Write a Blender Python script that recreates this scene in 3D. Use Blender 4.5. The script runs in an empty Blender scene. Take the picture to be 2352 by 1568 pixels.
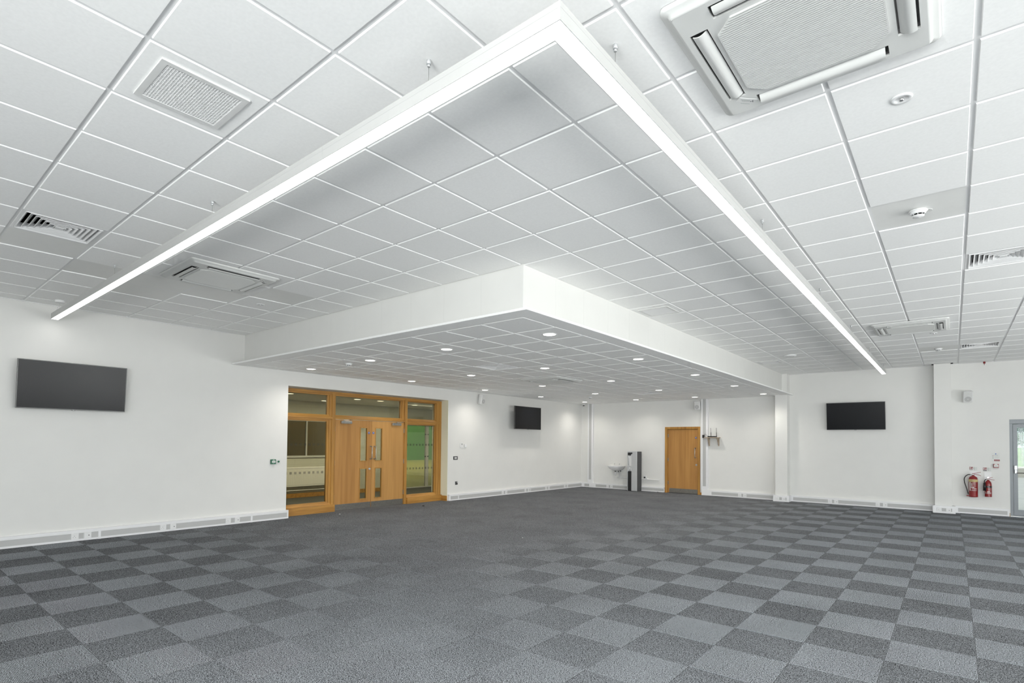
import bpy, math, random
from mathutils import Vector, Matrix
random.seed(7)
S = bpy.context.scene
COL = S.collection
PI = math.pi
# ------------------------------------------------------------------ room dimensions (metres)
CAMZ = 1.492
HC = 3.366            # main ceiling grid height
HL = 2.815            # lowered ceiling height
WL = -9.849           # left wall plane (x)
D = 15.810            # back wall plane (y)
XR, YF = 6.2, -4.2    # right wall, wall behind the camera
GX, GY = -2.898, 0.826      # ceiling grid origin
FX, FY = -0.8805, 4.0946    # carpet tile origin
SX, SY = -3.486, 4.426      # bulkhead faces of the lowered ceiling

# ------------------------------------------------------------------ materials
def mat(name, col, rough=0.5, metal=0.0, var=0.04, scale=12.0, bump=0.0, bscale=200.0, emit=None, estr=0.0, spec=0.5, coat=0.0):
    m = bpy.data.materials.new(name); m.use_nodes = True
    nt = m.node_tree; N = nt.nodes; L = nt.links
    b = N['Principled BSDF']
    b.inputs['Roughness'].default_value = rough; b.inputs['Metallic'].default_value = metal
    b.inputs['Specular IOR Level'].default_value = spec
    if coat: b.inputs['Coat Weight'].default_value = coat
    tc = N.new('ShaderNodeTexCoord')
    n = N.new('ShaderNodeTexNoise'); n.inputs['Scale'].default_value = scale; n.inputs['Detail'].default_value = 4
    L.new(tc.outputs['Object'], n.inputs['Vector'])
    r = N.new('ShaderNodeValToRGB')
    lo = [max(0, c * (1 - var)) for c in col[:3]] + [1]; hi = [min(1, c * (1 + var)) for c in col[:3]] + [1]
    r.color_ramp.elements[0].position = .3; r.color_ramp.elements[1].position = .7
    r.color_ramp.elements[0].color = lo; r.color_ramp.elements[1].color = hi
    L.new(n.outputs['Fac'], r.inputs['Fac']); L.new(r.outputs['Color'], b.inputs['Base Color'])
    if bump:
        n2 = N.new('ShaderNodeTexNoise'); n2.inputs['Scale'].default_value = bscale; n2.inputs['Detail'].default_value = 2
        L.new(tc.outputs['Object'], n2.inputs['Vector'])
        bp = N.new('ShaderNodeBump'); bp.inputs['Strength'].default_value = bump; bp.inputs['Distance'].default_value = .002
        L.new(n2.outputs['Fac'], bp.inputs['Height']); L.new(bp.outputs['Normal'], b.inputs['Normal'])
    if emit:
        b.inputs['Emission Color'].default_value = (*emit, 1); b.inputs['Emission Strength'].default_value = estr
    return m

def wood(name, dark, light, axis='Z', rough=.4, scale=1.0):
    m = bpy.data.materials.new(name); m.use_nodes = True
    nt = m.node_tree; N = nt.nodes; L = nt.links; b = N['Principled BSDF']
    b.inputs['Roughness'].default_value = rough
    tc = N.new('ShaderNodeTexCoord'); mp = N.new('ShaderNodeMapping')
    s = {'Z': (26, 26, 1.3), 'X': (1.3, 26, 26), 'Y': (26, 1.3, 26)}[axis]
    mp.inputs['Scale'].default_value = [v * scale for v in s]
    L.new(tc.outputs['Object'], mp.inputs['Vector'])
    n = N.new('ShaderNodeTexNoise'); n.inputs['Scale'].default_value = 1.0; n.inputs['Detail'].default_value = 6; n.inputs['Distortion'].default_value = .6
    L.new(mp.outputs['Vector'], n.inputs['Vector'])
    mp2 = N.new('ShaderNodeMapping'); mp2.inputs['Scale'].default_value = [v * .22 * scale for v in s]
    L.new(tc.outputs['Object'], mp2.inputs['Vector'])
    w = N.new('ShaderNodeTexNoise'); w.inputs['Scale'].default_value = 1.0; w.inputs['Detail'].default_value = 3; w.inputs['Distortion'].default_value = 2.0
    L.new(mp2.outputs['Vector'], w.inputs['Vector'])
    mx = N.new('ShaderNodeMix'); mx.data_type = 'FLOAT'; mx.inputs[0].default_value = .45
    L.new(n.outputs['Fac'], mx.inputs[2]); L.new(w.outputs['Fac'], mx.inputs[3])
    r = N.new('ShaderNodeValToRGB'); r.color_ramp.elements[0].position = .34; r.color_ramp.elements[1].position = .64
    r.color_ramp.elements[0].color = (*dark, 1); r.color_ramp.elements[1].color = (*light, 1)
    L.new(mx.outputs[0], r.inputs['Fac']); L.new(r.outputs['Color'], b.inputs['Base Color'])
    return m

def glass(name, tint=(1, 1, 1), refl=1.0):
    m = bpy.data.materials.new(name); m.use_nodes = True
    nt = m.node_tree; N = nt.nodes; L = nt.links
    N.remove(N['Principled BSDF']); out = N['Material Output']
    t = N.new('ShaderNodeBsdfTransparent'); t.inputs['Color'].default_value = (*tint, 1)
    g = N.new('ShaderNodeBsdfGlossy'); g.inputs['Roughness'].default_value = .02
    f = N.new('ShaderNodeFresnel'); f.inputs['IOR'].default_value = 1.45
    n = N.new('ShaderNodeTexNoise'); n.inputs['Scale'].default_value = 1.5
    k = N.new('ShaderNodeMath'); k.operation = 'MULTIPLY_ADD'; k.inputs[1].default_value = .02; k.inputs[2].default_value = 0
    L.new(n.outputs['Fac'], k.inputs[0])
    a = N.new('ShaderNodeMath'); a.operation = 'MULTIPLY_ADD'; a.inputs[1].default_value = refl
    L.new(f.outputs['Fac'], a.inputs[0]); L.new(k.outputs[0], a.inputs[2])
    mx = N.new('ShaderNodeMixShader')
    L.new(a.outputs[0], mx.inputs['Fac']); L.new(t.outputs[0], mx.inputs[1]); L.new(g.outputs[0], mx.inputs[2])
    L.new(mx.outputs[0], out.inputs['Surface'])
    return m

def blockwork(name, col, mortar, bw=.44, bh=.215, rough=.6, axis='X'):
    m = bpy.data.materials.new(name); m.use_nodes = True
    nt = m.node_tree; N = nt.nodes; L = nt.links; b = N['Principled BSDF']; b.inputs['Roughness'].default_value = rough
    tc = N.new('ShaderNodeTexCoord'); sp = N.new('ShaderNodeSeparateXYZ'); cb = N.new('ShaderNodeCombineXYZ')
    L.new(tc.outputs['Object'], sp.inputs[0])
    L.new(sp.outputs['Y' if axis == 'X' else 'X'], cb.inputs['X']); L.new(sp.outputs['Z'], cb.inputs['Y'])
    br = N.new('ShaderNodeTexBrick'); br.inputs['Scale'].default_value = 1
    br.inputs['Brick Width'].default_value = bw; br.inputs['Row Height'].default_value = bh; br.inputs['Mortar Size'].default_value = .004
    br.inputs['Color1'].default_value = (*col, 1); br.inputs['Color2'].default_value = (*[c * .96 for c in col], 1); br.inputs['Mortar'].default_value = (*mortar, 1)
    L.new(cb.outputs[0], br.inputs['Vector']); L.new(br.outputs['Color'], b.inputs['Base Color'])
    return m

M = {}
LAMP_E = 7.0
M['wall'] = mat('wall paint', (.76, .757, .735), .6, var=.012, scale=3, bump=.08, bscale=150)
M['tile'] = mat('ceiling tile', (.93, .93, .92), .85, var=.02, scale=60, bump=.35, bscale=900)
M['tile_plain'] = mat('plain ceiling tile', (.80, .80, .78), .45, var=.01)
M['tbar'] = mat('ceiling grid bar', (.80, .80, .80), .4, var=.01)
M['white'] = mat('white plastic', (.80, .80, .80), .35, var=.01)
M['white_metal'] = mat('white enamel', (.80, .80, .80), .3, var=.01)
M['offwhite'] = mat('off white plastic', (.70, .70, .69), .4, var=.02)
M['housing'] = mat('lamp housing enamel', (.52, .52, .51), .35, var=.01)
M['lid'] = mat('grey trunking lid', (.50, .50, .495), .45, var=.01)
M['trunk'] = mat('white trunking', (.82, .82, .83), .3, var=.01)
M['black'] = mat('black plastic', (.012, .012, .013), .35, var=.1)
M['acpanel'] = mat('warm white plastic panel', (.66, .665, .65), .4, var=.01)
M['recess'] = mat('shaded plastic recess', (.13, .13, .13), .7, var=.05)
M['filter'] = mat('grey filter mesh', (.36, .36, .35), .7, var=.05)
M['void'] = mat('dark cavity', (.02, .02, .02), .9, var=.1)
M['darkgrey'] = mat('dark grey metal', (.055, .056, .058), .45, var=.05)
M['silver'] = mat('silver plastic', (.56, .57, .58), .3, .3, var=.02)
M['steel'] = mat('brushed steel', (.40, .39, .36), .30, .95, var=.12, scale=30)
M['chrome'] = mat('chrome', (.75, .75, .75), .12, 1.0, var=.02)
M['red'] = mat('red enamel', (.23, .006, .008), .28, var=.05, coat=.3)
M['red2'] = mat('red paper', (.26, .03, .035), .6, var=.05)
M['green'] = mat('green plastic', (.02, .13, .07), .4, var=.05)
M['blue'] = mat('blue sign face', (.0, .07, .36), .35, var=.03)
M['cream'] = mat('cream label', (.62, .50, .22), .5, var=.03)
M['paper'] = mat('printed card', (.72, .73, .71), .5, var=.01)
M['ink'] = mat('grey print', (.30, .32, .31), .6, var=.05)
M['darkink'] = mat('dark print', (.06, .06, .07), .6, var=.05)
M['greenink'] = mat('green print', (.12, .26, .16), .6, var=.05)
M['ceramic'] = mat('white ceramic', (.82, .82, .82), .08, var=.01, coat=.5)
M['oak'] = wood('oak frame', (.30, .135, .025), (.52, .27, .06))
M['oakh'] = wood('oak rail', (.30, .135, .025), (.54, .28, .065), axis='X')
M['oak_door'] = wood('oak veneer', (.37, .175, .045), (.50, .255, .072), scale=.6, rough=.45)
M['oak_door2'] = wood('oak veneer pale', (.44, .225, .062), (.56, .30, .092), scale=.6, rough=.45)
M['pine'] = wood('untreated pine', (.36, .28, .20), (.50, .41, .32), rough=.6)
M['alu'] = mat('grey powder coated aluminium', (.22, .235, .25), .4, .2, var=.02)
M['glass'] = glass('clear glass', (.93, .94, .92), .9)
M['doorglass'] = glass('clear door glass', (.93, .95, .93), .10)
M['seam'] = mat('panel seam', (.66, .66, .64), .6, var=.01)
M['reveal_cream'] = mat('cream reveal', (.80, .785, .62), .6, var=.01, scale=3)
M['iglass'] = glass('tinted screen glass', (.66, .66, .58), .7)
def film(name, col, fac):
    m = bpy.data.materials.new(name); m.use_nodes = True
    nt = m.node_tree; N = nt.nodes; L = nt.links; N.remove(N['Principled BSDF'])
    t = N.new('ShaderNodeBsdfTransparent'); d = N.new('ShaderNodeBsdfDiffuse'); d.inputs['Color'].default_value = (*col, 1)
    n = N.new('ShaderNodeTexNoise'); n.inputs['Scale'].default_value = 40; k = N.new('ShaderNodeMath'); k.operation = 'MULTIPLY_ADD'; k.inputs[1].default_value = .1; k.inputs[2].default_value = fac - .05
    mx = N.new('ShaderNodeMixShader'); L.new(n.outputs['Fac'], k.inputs[0]); L.new(k.outputs[0], mx.inputs[0]); L.new(t.outputs[0], mx.inputs[1]); L.new(d.outputs[0], mx.inputs[2]); L.new(mx.outputs[0], N['Material Output'].inputs['Surface'])
    return m
M['frost'] = film('frosted film', (.11, .11, .085), .42)
M['screen'] = mat('screen glass', (.006, .0065, .008), .26, var=.02, spec=.28)
M['bezel'] = mat('screen bezel', (.11, .11, .108), .3, .6, var=.03)
M['lamp'] = mat('lit diffuser', (.9, .9, .9), .5, emit=(1.0, .985, .96), estr=LAMP_E)
M['dlamp'] = mat('lit downlight lens', (.9, .9, .9), .5, emit=(1.0, .94, .86), estr=9.0)
M['clamp'] = mat('lit corridor lens', (.9, .9, .9), .5, emit=(1.0, .90, .72), estr=6.0)
M['block'] = blockwork('painted blockwork', (.52, .52, .46), (.40, .40, .35))
M['blockw'] = blockwork('white blockwork', (.66, .66, .62), (.45, .45, .42), axis='Y')
M['greenwall'] = blockwork('green blockwork', (.11, .34, .13), (.09, .29, .10), bw=.6, bh=.3)
M['corr_floor'] = mat('grey barrier matting', (.07, .07, .065), .8, var=.1, scale=60)
M['hall_beige'] = mat('beige hall cladding', (.40, .36, .26), .6, var=.05)
M['hall_brown'] = mat('brown hall curtain', (.20, .155, .095), .7, var=.1, scale=1)
M['paving'] = mat('concrete paving', (.55, .53, .48), .8, var=.08, scale=1.5)
M['grass'] = mat('grass', (.16, .30, .05), .9, var=.3, scale=3)
M['leaf'] = mat('tree leaves', (.06, .13, .06), .8, var=.5, scale=2)
M['bark'] = mat('bark', (.09, .07, .05), .9, var=.3)
M['fence'] = mat('green fence steel', (.05, .22, .14), .5, var=.05)
M['net'] = mat('white netting', (.75, .77, .78), .8, var=.1)
M['concrete'] = mat('pale concrete', (.55, .52, .46), .85, var=.06)

def carpet(name, lo, hi, rough=1.0, spec=.03):
    """yarn with light and dark flecks; the ribs themselves are modelled"""
    m = bpy.data.materials.new(name); m.use_nodes = True
    nt = m.node_tree; N = nt.nodes; L = nt.links; b = N['Principled BSDF']
    b.inputs['Roughness'].default_value = rough; b.inputs['Specular IOR Level'].default_value = spec
    tc = N.new('ShaderNodeTexCoord')
    def noise(sc, det):
        n = N.new('ShaderNodeTexNoise'); n.inputs['Scale'].default_value = sc; n.inputs['Detail'].default_value = det
        L.new(tc.outputs['Object'], n.inputs['Vector']); return n.outputs['Fac']
    def mad(x, k, c):
        n = N.new('ShaderNodeMath'); n.operation = 'MULTIPLY_ADD'; L.new(x, n.inputs[0]); n.inputs[1].default_value = k
        if isinstance(c, (int, float)): n.inputs[2].default_value = c
        else: L.new(c, n.inputs[2])
        return n.outputs[0]
    f = mad(noise(150, 2), FLECK, .5 - FLECK / 2); f = mad(noise(1.3, 5), .5, mad(f, 1, -.25)); f = mad(noise(45, 2), .6, mad(f, 1, -.30))
    r = N.new('ShaderNodeValToRGB'); r.color_ramp.elements[0].color = (*lo, 1); r.color_ramp.elements[1].color = (*hi, 1)
    L.new(f, r.inputs['Fac']); L.new(r.outputs['Color'], b.inputs['Base Color'])
    return m
FLECK = 5.5
M['carpet_pale'] = carpet('pale grey carpet yarn', (.10, .105, .112), (.69, .73, .78))
M['carpet_dark'] = carpet('dark grey carpet yarn', (.033, .034, .0355), (.27, .28, .295))


# ------------------------------------------------------------------ mesh builder
class MB:
    def __init__(s): s.v = []; s.f = []; s.mi = []; s.sm = []
    def add(s, vs, fs, m=0, smooth=False):
        o = len(s.v); s.v += [tuple(v) for v in vs]
        for f in fs: s.f.append([i + o for i in f]); s.mi.append(m); s.sm.append(smooth)
        return s
    def box(s, x0, x1, y0, y1, z0, z1, m=0):
        x0, x1 = min(x0, x1), max(x0, x1); y0, y1 = min(y0, y1), max(y0, y1); z0, z1 = min(z0, z1), max(z0, z1)
        vs = [(x0, y0, z0), (x1, y0, z0), (x1, y1, z0), (x0, y1, z0), (x0, y0, z1), (x1, y0, z1), (x1, y1, z1), (x0, y1, z1)]
        return s.add(vs, [(0, 3, 2, 1), (4, 5, 6, 7), (0, 1, 5, 4), (1, 2, 6, 5), (2, 3, 7, 6), (3, 0, 4, 7)], m)
    def cyl(s, p0, p1, r, n=16, r2=None, m=0, caps=True):
        p0, p1 = Vector(p0), Vector(p1); r2 = r if r2 is None else r2
        a = (p1 - p0).normalized(); t = Vector((0, 0, 1)) if abs(a.z) < .9 else Vector((1, 0, 0))
        u = a.cross(t).normalized(); w = a.cross(u)
        vs = []
        for p, rr in ((p0, r), (p1, r2)):
            for i in range(n):
                an = 2 * PI * i / n; vs.append(p + (u * math.cos(an) + w * math.sin(an)) * rr)
        s.add(vs, [(i, (i + 1) % n, n + (i + 1) % n, n + i) for i in range(n)], m, True)
        if caps: s.add(vs[:n], [tuple(range(n))[::-1]], m); s.add(vs[n:], [tuple(range(n))], m)
        return s
    def tube(s, pts, r, n=8, m=0, sub=0):
        pts = [Vector(p) for p in pts]; rings = []
        if sub and len(pts) > 2:
            q = [pts[0] * 2 - pts[1]] + pts + [pts[-1] * 2 - pts[-2]]; o = []
            for i in range(1, len(q) - 2):
                for k in range(sub):
                    t = k / sub; a, b, c, d = q[i - 1:i + 3]
                    o.append(.5 * ((2 * b) + (c - a) * t + (2 * a - 5 * b + 4 * c - d) * t * t + (3 * b - a - 3 * c + d) * t ** 3))
            pts = o + [pts[-1]]
        up = None
        for i, p in enumerate(pts):
            d = (pts[min(i + 1, len(pts) - 1)] - pts[max(i - 1, 0)]).normalized()
            if up is None: up = d.cross(Vector((0, 0, 1)) if abs(d.z) < .9 else Vector((1, 0, 0))).normalized()
            up = (up - d * up.dot(d)).normalized(); w = d.cross(up)
            rr = r[i] if isinstance(r, (list, tuple)) else r
            rings.append([p + (up * math.cos(2 * PI * k / n) + w * math.sin(2 * PI * k / n)) * rr for k in range(n)])
        vs = [v for rg in rings for v in rg]; fs = []
        for i in range(len(pts) - 1):
            for k in range(n): fs.append((i * n + k, i * n + (k + 1) % n, (i + 1) * n + (k + 1) % n, (i + 1) * n + k))
        s.add(vs, fs, m, True)
        s.add(rings[0], [tuple(range(n))[::-1]], m); s.add(rings[-1], [tuple(range(n))], m)
        return s
    def lathe(s, prof, n=24, c=(0, 0, 0), axis='Z', m=0, mats=None):
        vs = []
        for r, h in prof:
            for k in range(n):
                a = 2 * PI * k / n; x, y = r * math.cos(a), r * math.sin(a)
                v = (x, y, h) if axis == 'Z' else ((x, h, y) if axis == 'Y' else (h, x, y))
                vs.append((v[0] + c[0], v[1] + c[1], v[2] + c[2]))
        for i in range(len(prof) - 1):
            mm = mats[i] if mats else m
            s.add(vs[i * n:(i + 2) * n], [(k, (k + 1) % n, n + (k + 1) % n, n + k) for k in range(n)], mm, True)
        return s
    def disc(s, c, r, n=24, m=0, axis='Z', sx=1):
        vs = []
        for k in range(n):
            a = 2 * PI * k / n; x, y = r * math.cos(a) * sx, r * math.sin(a)
            v = (x, y, 0) if axis == 'Z' else ((x, 0, y) if axis == 'Y' else (0, x, y))
            vs.append((v[0] + c[0], v[1] + c[1], v[2] + c[2]))
        return s.add(vs, [tuple(range(n))], m)
    def prism(s, poly, a0, a1, plane='XY', m=0):
        # poly in plane; extruded along the remaining axis
        def P(p, h): return {'XY': (p[0], p[1], h), 'XZ': (p[0], h, p[1]), 'YZ': (h, p[0], p[1])}[plane]
        n = len(poly); vs = [P(p, a0) for p in poly] + [P(p, a1) for p in poly]
        s.add(vs, [tuple(range(n))[::-1], tuple(range(n, 2 * n))] + [(i, (i + 1) % n, n + (i + 1) % n, n + i) for i in range(n)], m)
        return s
    def grid(s, us, ws, keep, a0, a1, plane='XY', m=0, side=None):
        # plate from a cut grid, open cells left out, with walls at every edge
        def P(u, w, h): return {'XY': (u, w, h), 'XZ': (u, h, w), 'YZ': (h, u, w)}[plane]
        nu, nw = len(us) - 1, len(ws) - 1; K = [[bool(keep(i, j, (us[i] + us[i + 1]) / 2, (ws[j] + ws[j + 1]) / 2)) for j in range(nw)] for i in range(nu)]
        sd = m if side is None else side
        for i in range(nu):
            for j in range(nw):
                if not K[i][j]: continue
                u0, u1, w0, w1 = us[i], us[i + 1], ws[j], ws[j + 1]
                for h in (a0, a1): s.add([P(u0, w0, h), P(u1, w0, h), P(u1, w1, h), P(u0, w1, h)], [(0, 1, 2, 3)], m)
                for (di, dj, e) in ((-1, 0, ((u0, w0), (u0, w1))), (1, 0, ((u1, w0), (u1, w1))), (0, -1, ((u0, w0), (u1, w0))), (0, 1, ((u0, w1), (u1, w1)))):
                    a, b = i + di, j + dj
                    if not (0 <= a < nu and 0 <= b < nw) or not K[a][b]:
                        s.add([P(*e[0], a0), P(*e[1], a0), P(*e[1], a1), P(*e[0], a1)], [(0, 1, 2, 3)], sd)
        return s
    def build(s, name, mats, parent=None, bevel=0, loc=None, rot=None, solid=0):
        me = bpy.data.meshes.new(name); me.from_pydata(s.v, [], s.f)
        if not isinstance(mats, (list, tuple)): mats = [mats]
        for m in mats: me.materials.append(M[m] if isinstance(m, str) else m)
        me.polygons.foreach_set('material_index', s.mi); me.polygons.foreach_set('use_smooth', s.sm)
        me.update()
        import bmesh
        bm = bmesh.new(); bm.from_mesh(me); bmesh.ops.remove_doubles(bm, verts=bm.verts, dist=1e-5); bmesh.ops.recalc_face_normals(bm, faces=bm.faces); bm.to_mesh(me); bm.free()
        o = bpy.data.objects.new(name, me); COL.objects.link(o)
        if parent: o.parent = parent
        if loc: o.location = loc
        if rot: o.rotation_euler = rot
        if bevel:
            b = o.modifiers.new('bevel', 'BEVEL'); b.width = bevel; b.segments = 2; b.limit_method = 'ANGLE'; b.angle_limit = math.radians(40)
        return o

def thing(name, label, cat, loc=(0, 0, 0), rotz=0, group=None, rot=None):
    o = bpy.data.objects.new(name, None); COL.objects.link(o); o.empty_display_size = .1
    o.location = loc; o.rotation_euler = rot if rot else (0, 0, rotz); o['label'] = label; o['category'] = cat
    if group: o['group'] = group
    return o
def tag(o, label, cat, group=None):
    o['label'] = label; o['category'] = cat
    if group: o['group'] = group
    return o
def struct(o): o['kind'] = 'structure'; return o
def dup(root, loc, label, rotz=None, group=None):
    def cp(o, parent):
        c = o.copy(); COL.objects.link(c); c.parent = parent
        for ch in list(o.children): cp(ch, c)
        return c
    r = cp(root, None); r.location = loc; r['label'] = label
    if rotz is not None: r.rotation_euler = (0, 0, rotz)
    if group: r['group'] = group
    return r
LW = PI / 2     # rotation that turns a thing built for the back wall onto the left wall
def text_mesh(txt, size):
    cu = bpy.data.curves.new('txt', 'FONT'); cu.body = txt; cu.size = size; cu.align_x = 'CENTER'; cu.align_y = 'CENTER'
    ob = bpy.data.objects.new('txt', cu); COL.objects.link(ob)
    dg = bpy.context.evaluated_depsgraph_get(); me = bpy.data.meshes.new_from_object(ob.evaluated_get(dg))
    vs = [tuple(v.co) for v in me.vertices]; fs = [tuple(p.vertices) for p in me.polygons]
    bpy.data.objects.remove(ob); bpy.data.curves.remove(cu); bpy.data.meshes.remove(me)
    return vs, fs

# ------------------------------------------------------------------ camera
yaw, pitch, roll = math.radians(39.2734), math.radians(1.46269), math.radians(.5704)
fw = Vector((-math.sin(yaw) * math.cos(pitch), math.cos(yaw) * math.cos(pitch), math.sin(pitch)))
r0 = Vector((math.cos(yaw), math.sin(yaw), 0)); u0 = r0.cross(fw)
r_ = r0 * math.cos(roll) + u0 * math.sin(roll); u_ = -r0 * math.sin(roll) + u0 * math.cos(roll)
cam = bpy.data.cameras.new('camera'); co = bpy.data.objects.new('camera', cam); COL.objects.link(co)
cam.sensor_width = 36; cam.lens = 1238.14 / 2352 * 36; cam.shift_y = 199.5 / 2352; cam.clip_end = 300
mw = Matrix.Identity(4)
for i, v in enumerate((r_, u_, -fw)):
    for k in range(3): mw[k][i] = v[k]
mw.translation = Vector((0, 0, CAMZ)); co.matrix_world = mw
S.camera = co

# ---- light levels
DL_E = 46.0
CORR_E = 200.0
HALL_E = 4000.0
SKY = 1.5
DAYCOL = (.86, .93, 1.0)
UPLAMP_COL = (.975, .99, .985)  # colour of the added lamps that are tilted up at the ceiling
DAY_RD, DAY_RU = [.01] * 4, [190.0, 190.0, 255.0, 255.0]
DAY_FD, DAY_FU = [0.01, 0.01, 110.0, 110.0], [24.0, 24.0, 355.0, 355.0]
DAY_D = 60.0
EXPO = 0.0
RIB_H, RIB_B = .0016, .0032
M['signface'] = mat('lit sign face', (.8, .75, .5), .5, emit=(1, .85, .45), estr=1.2)
M['hall_floor'] = wood('sports hall floor', (.48, .40, .13), (.62, .54, .22), axis='Y', rough=.25, scale=.3)

# ================================================================== the room shell
T = .36
# floor: 0.5 m ribbed carpet tiles laid quarter-turned, ribs along y and along x by turns
def carpet_floor():
    import numpy as np
    NR, HR, BR = 70, RIB_H, RIB_B
    V = []; F = []; MI = []
    i0, i1 = math.floor((WL - FX) / .5), math.ceil((XR - FX) / .5); j0, j1 = math.floor((YF - FY) / .5), math.ceil((D - FY) / .5)
    p = .5 / NR; k = np.arange(NR)
    off = 0
    for i in range(i0, i1):
        for j in range(j0, j1):
            a0, a1 = max(WL, FX + i * .5), min(XR, FX + (i + 1) * .5); b0, b1 = max(YF, FY + j * .5), min(D, FY + (j + 1) * .5)
            if a1 - a0 < .004 or b1 - b0 < .004: continue
            par = (i + j) % 2
            (u0, u1, w0, w1) = (a0, a1, b0, b1) if par == 0 else (b0, b1, a0, a1)
            n = max(1, int(round((u1 - u0) / p))); q = (u1 - u0) / n; kk = np.arange(n); s = u0 + kk * q
            us = np.stack([s, s + BR / 2, s + BR, s + q], 1); zs = np.stack([0 * s, 0 * s + HR, 0 * s, 0 * s], 1)
            us = us.reshape(-1); zs = zs.reshape(-1)
            A = np.stack([us, np.full_like(us, w0), zs], 1); B = np.stack([us, np.full_like(us, w1), zs], 1)
            P = np.concatenate([A, B]);
            if par: P = P[:, [1, 0, 2]]
            N_ = len(us); base = np.arange(n) * 4
            f = []
            for e in range(3):
                q0 = base + e; f.append(np.stack([q0, q0 + 1, N_ + q0 + 1, N_ + q0], 1) if not par else np.stack([q0, N_ + q0, N_ + q0 + 1, q0 + 1], 1))
            V.append(P); F.append(np.concatenate(f) + off); MI.append(np.concatenate([np.zeros(2 * n), np.ones(n - 1), np.zeros(1)])); off += len(P)
    V = np.concatenate(V); F = np.concatenate(F); MI = np.concatenate(MI).astype(np.int32)
    me = bpy.data.meshes.new('floor'); me.vertices.add(len(V)); me.vertices.foreach_set('co', V.astype(np.float32).ravel())
    me.loops.add(len(F) * 4); me.loops.foreach_set('vertex_index', F.astype(np.int32).ravel()); me.polygons.add(len(F))
    me.polygons.foreach_set('loop_start', np.arange(0, len(F) * 4, 4, dtype=np.int32)); me.polygons.foreach_set('loop_total', np.full(len(F), 4, dtype=np.int32))
    me.materials.append(M['carpet_dark']); me.materials.append(M['carpet_pale']); me.polygons.foreach_set('material_index', MI)
    me.update(calc_edges=True); me.validate()
    o = bpy.data.objects.new('floor', me); COL.objects.link(o); return struct(o)
carpet_floor()
fl = MB(); fl.box(WL - .52, WL, OY0_ if False else 5.0, 9.8, -.02, .0005); fl.box(-7.0, -5.6, D, D + .3, -.02, .0005); fl.box(WL - .5, XR, YF - .3, YF, -.02, 0)
struct(fl.build('floor_threshold', 'carpet_dark'))
# left wall with the opening of the oak screen
OY0, OY1, OZ = 5.262, 9.497, 2.532
mb = MB(); mb.grid([YF - T, OY0, OY1, D + T], [0, OZ, HC + .05], lambda i, j, u, w: not (i == 1 and j == 0), WL - .52, WL, 'YZ')
struct(mb.build('wall_left', 'wall'))
# back wall with oak door and glazed door
GX0, GX1, GZ = .949, 2.95, 2.088
DX0, DX1, DZ = -6.80, -5.80, 1.965
mb = MB(); mb.grid([WL - .52, DX0, DX1, GX0, GX1, XR + T], [0, DZ, GZ, HC + .05], lambda i, j, u, w: not ((i == 1 and j == 0) or (i == 3 and j < 2)), D, D + T, 'XZ')
struct(mb.build('wall_back', 'wall'))
mb = MB(); mb.box(-7.2, -5.4, D + T, D + T + .1, 0, 2.3); struct(mb.build('wall_behind_door', 'wall'))
# right wall with windows, wall behind the camera with windows
RW = [(-3.4, -.4), (.6, 3.6), (4.6, 7.6), (8.6, 11.6)]
ys = sorted([YF - T, D + T] + [v for w in RW for v in w])
mb = MB(); mb.grid(ys, [0, .15, 2.6, HC + .05], lambda i, j, u, w: not (j == 1 and any(a < u < b for a, b in RW)), XR, XR + T, 'YZ')
struct(mb.build('wall_right', 'wall'))
FW = [(-8.6, -5.8), (-5.0, -2.2), (-1.4, 1.4), (2.2, 5.0)]
xs = sorted([WL - .52, XR + T] + [v for w in FW for v in w])
mb = MB(); mb.grid(xs, [0, .15, 2.6, HC + .05], lambda i, j, u, w: not (j == 1 and any(a < u < b for a, b in FW)), YF - T, YF, 'XZ')
struct(mb.build('wall_front', 'wall'))
n = 0
for (a, b) in RW:
    n += 1; mb = MB(); mb.grid([a, a + .06, (a + b) / 2 - .03, (a + b) / 2 + .03, b - .06, b], [.15, .21, 2.54, 2.6], lambda i, j, u, w: not (j == 1 and i in (1, 3)), XR + .12, XR + .18, 'YZ')
    o = struct(mb.build('window_%d' % n, 'alu')); g = MB(); g.box(XR + .14, XR + .15, a + .05, b - .05, .2, 2.55); g.build('glass_pane', 'glass', o)
for (a, b) in FW:
    n += 1; mb = MB(); mb.grid([a, a + .06, (a + b) / 2 - .03, (a + b) / 2 + .03, b - .06, b], [.15, .21, 2.54, 2.6], lambda i, j, u, w: not (j == 1 and i in (1, 3)), YF - .18, YF - .12, 'XZ')
    o = struct(mb.build('window_%d' % n, 'alu')); g = MB(); g.box(a + .05, b - .05, YF - .15, YF - .14, .2, 2.55); g.build('glass_pane', 'glass', o)
# unseen slab added above the suspended ceiling to block sky light
mb = MB(); mb.box(WL - .52, XR + T, YF - T, D + T, HC + .30, HC + .40); struct(mb.build('sky_block_slab', 'void'))
mb = MB()
mb.grid([WL - .52, WL, XR, XR + T], [YF - T, YF, D, D + T], lambda i, j, u, w: not (i == 1 and j == 1), HC + .05, HC + .3, 'XY'); struct(mb.build('wall_upper', 'wall'))

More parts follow.
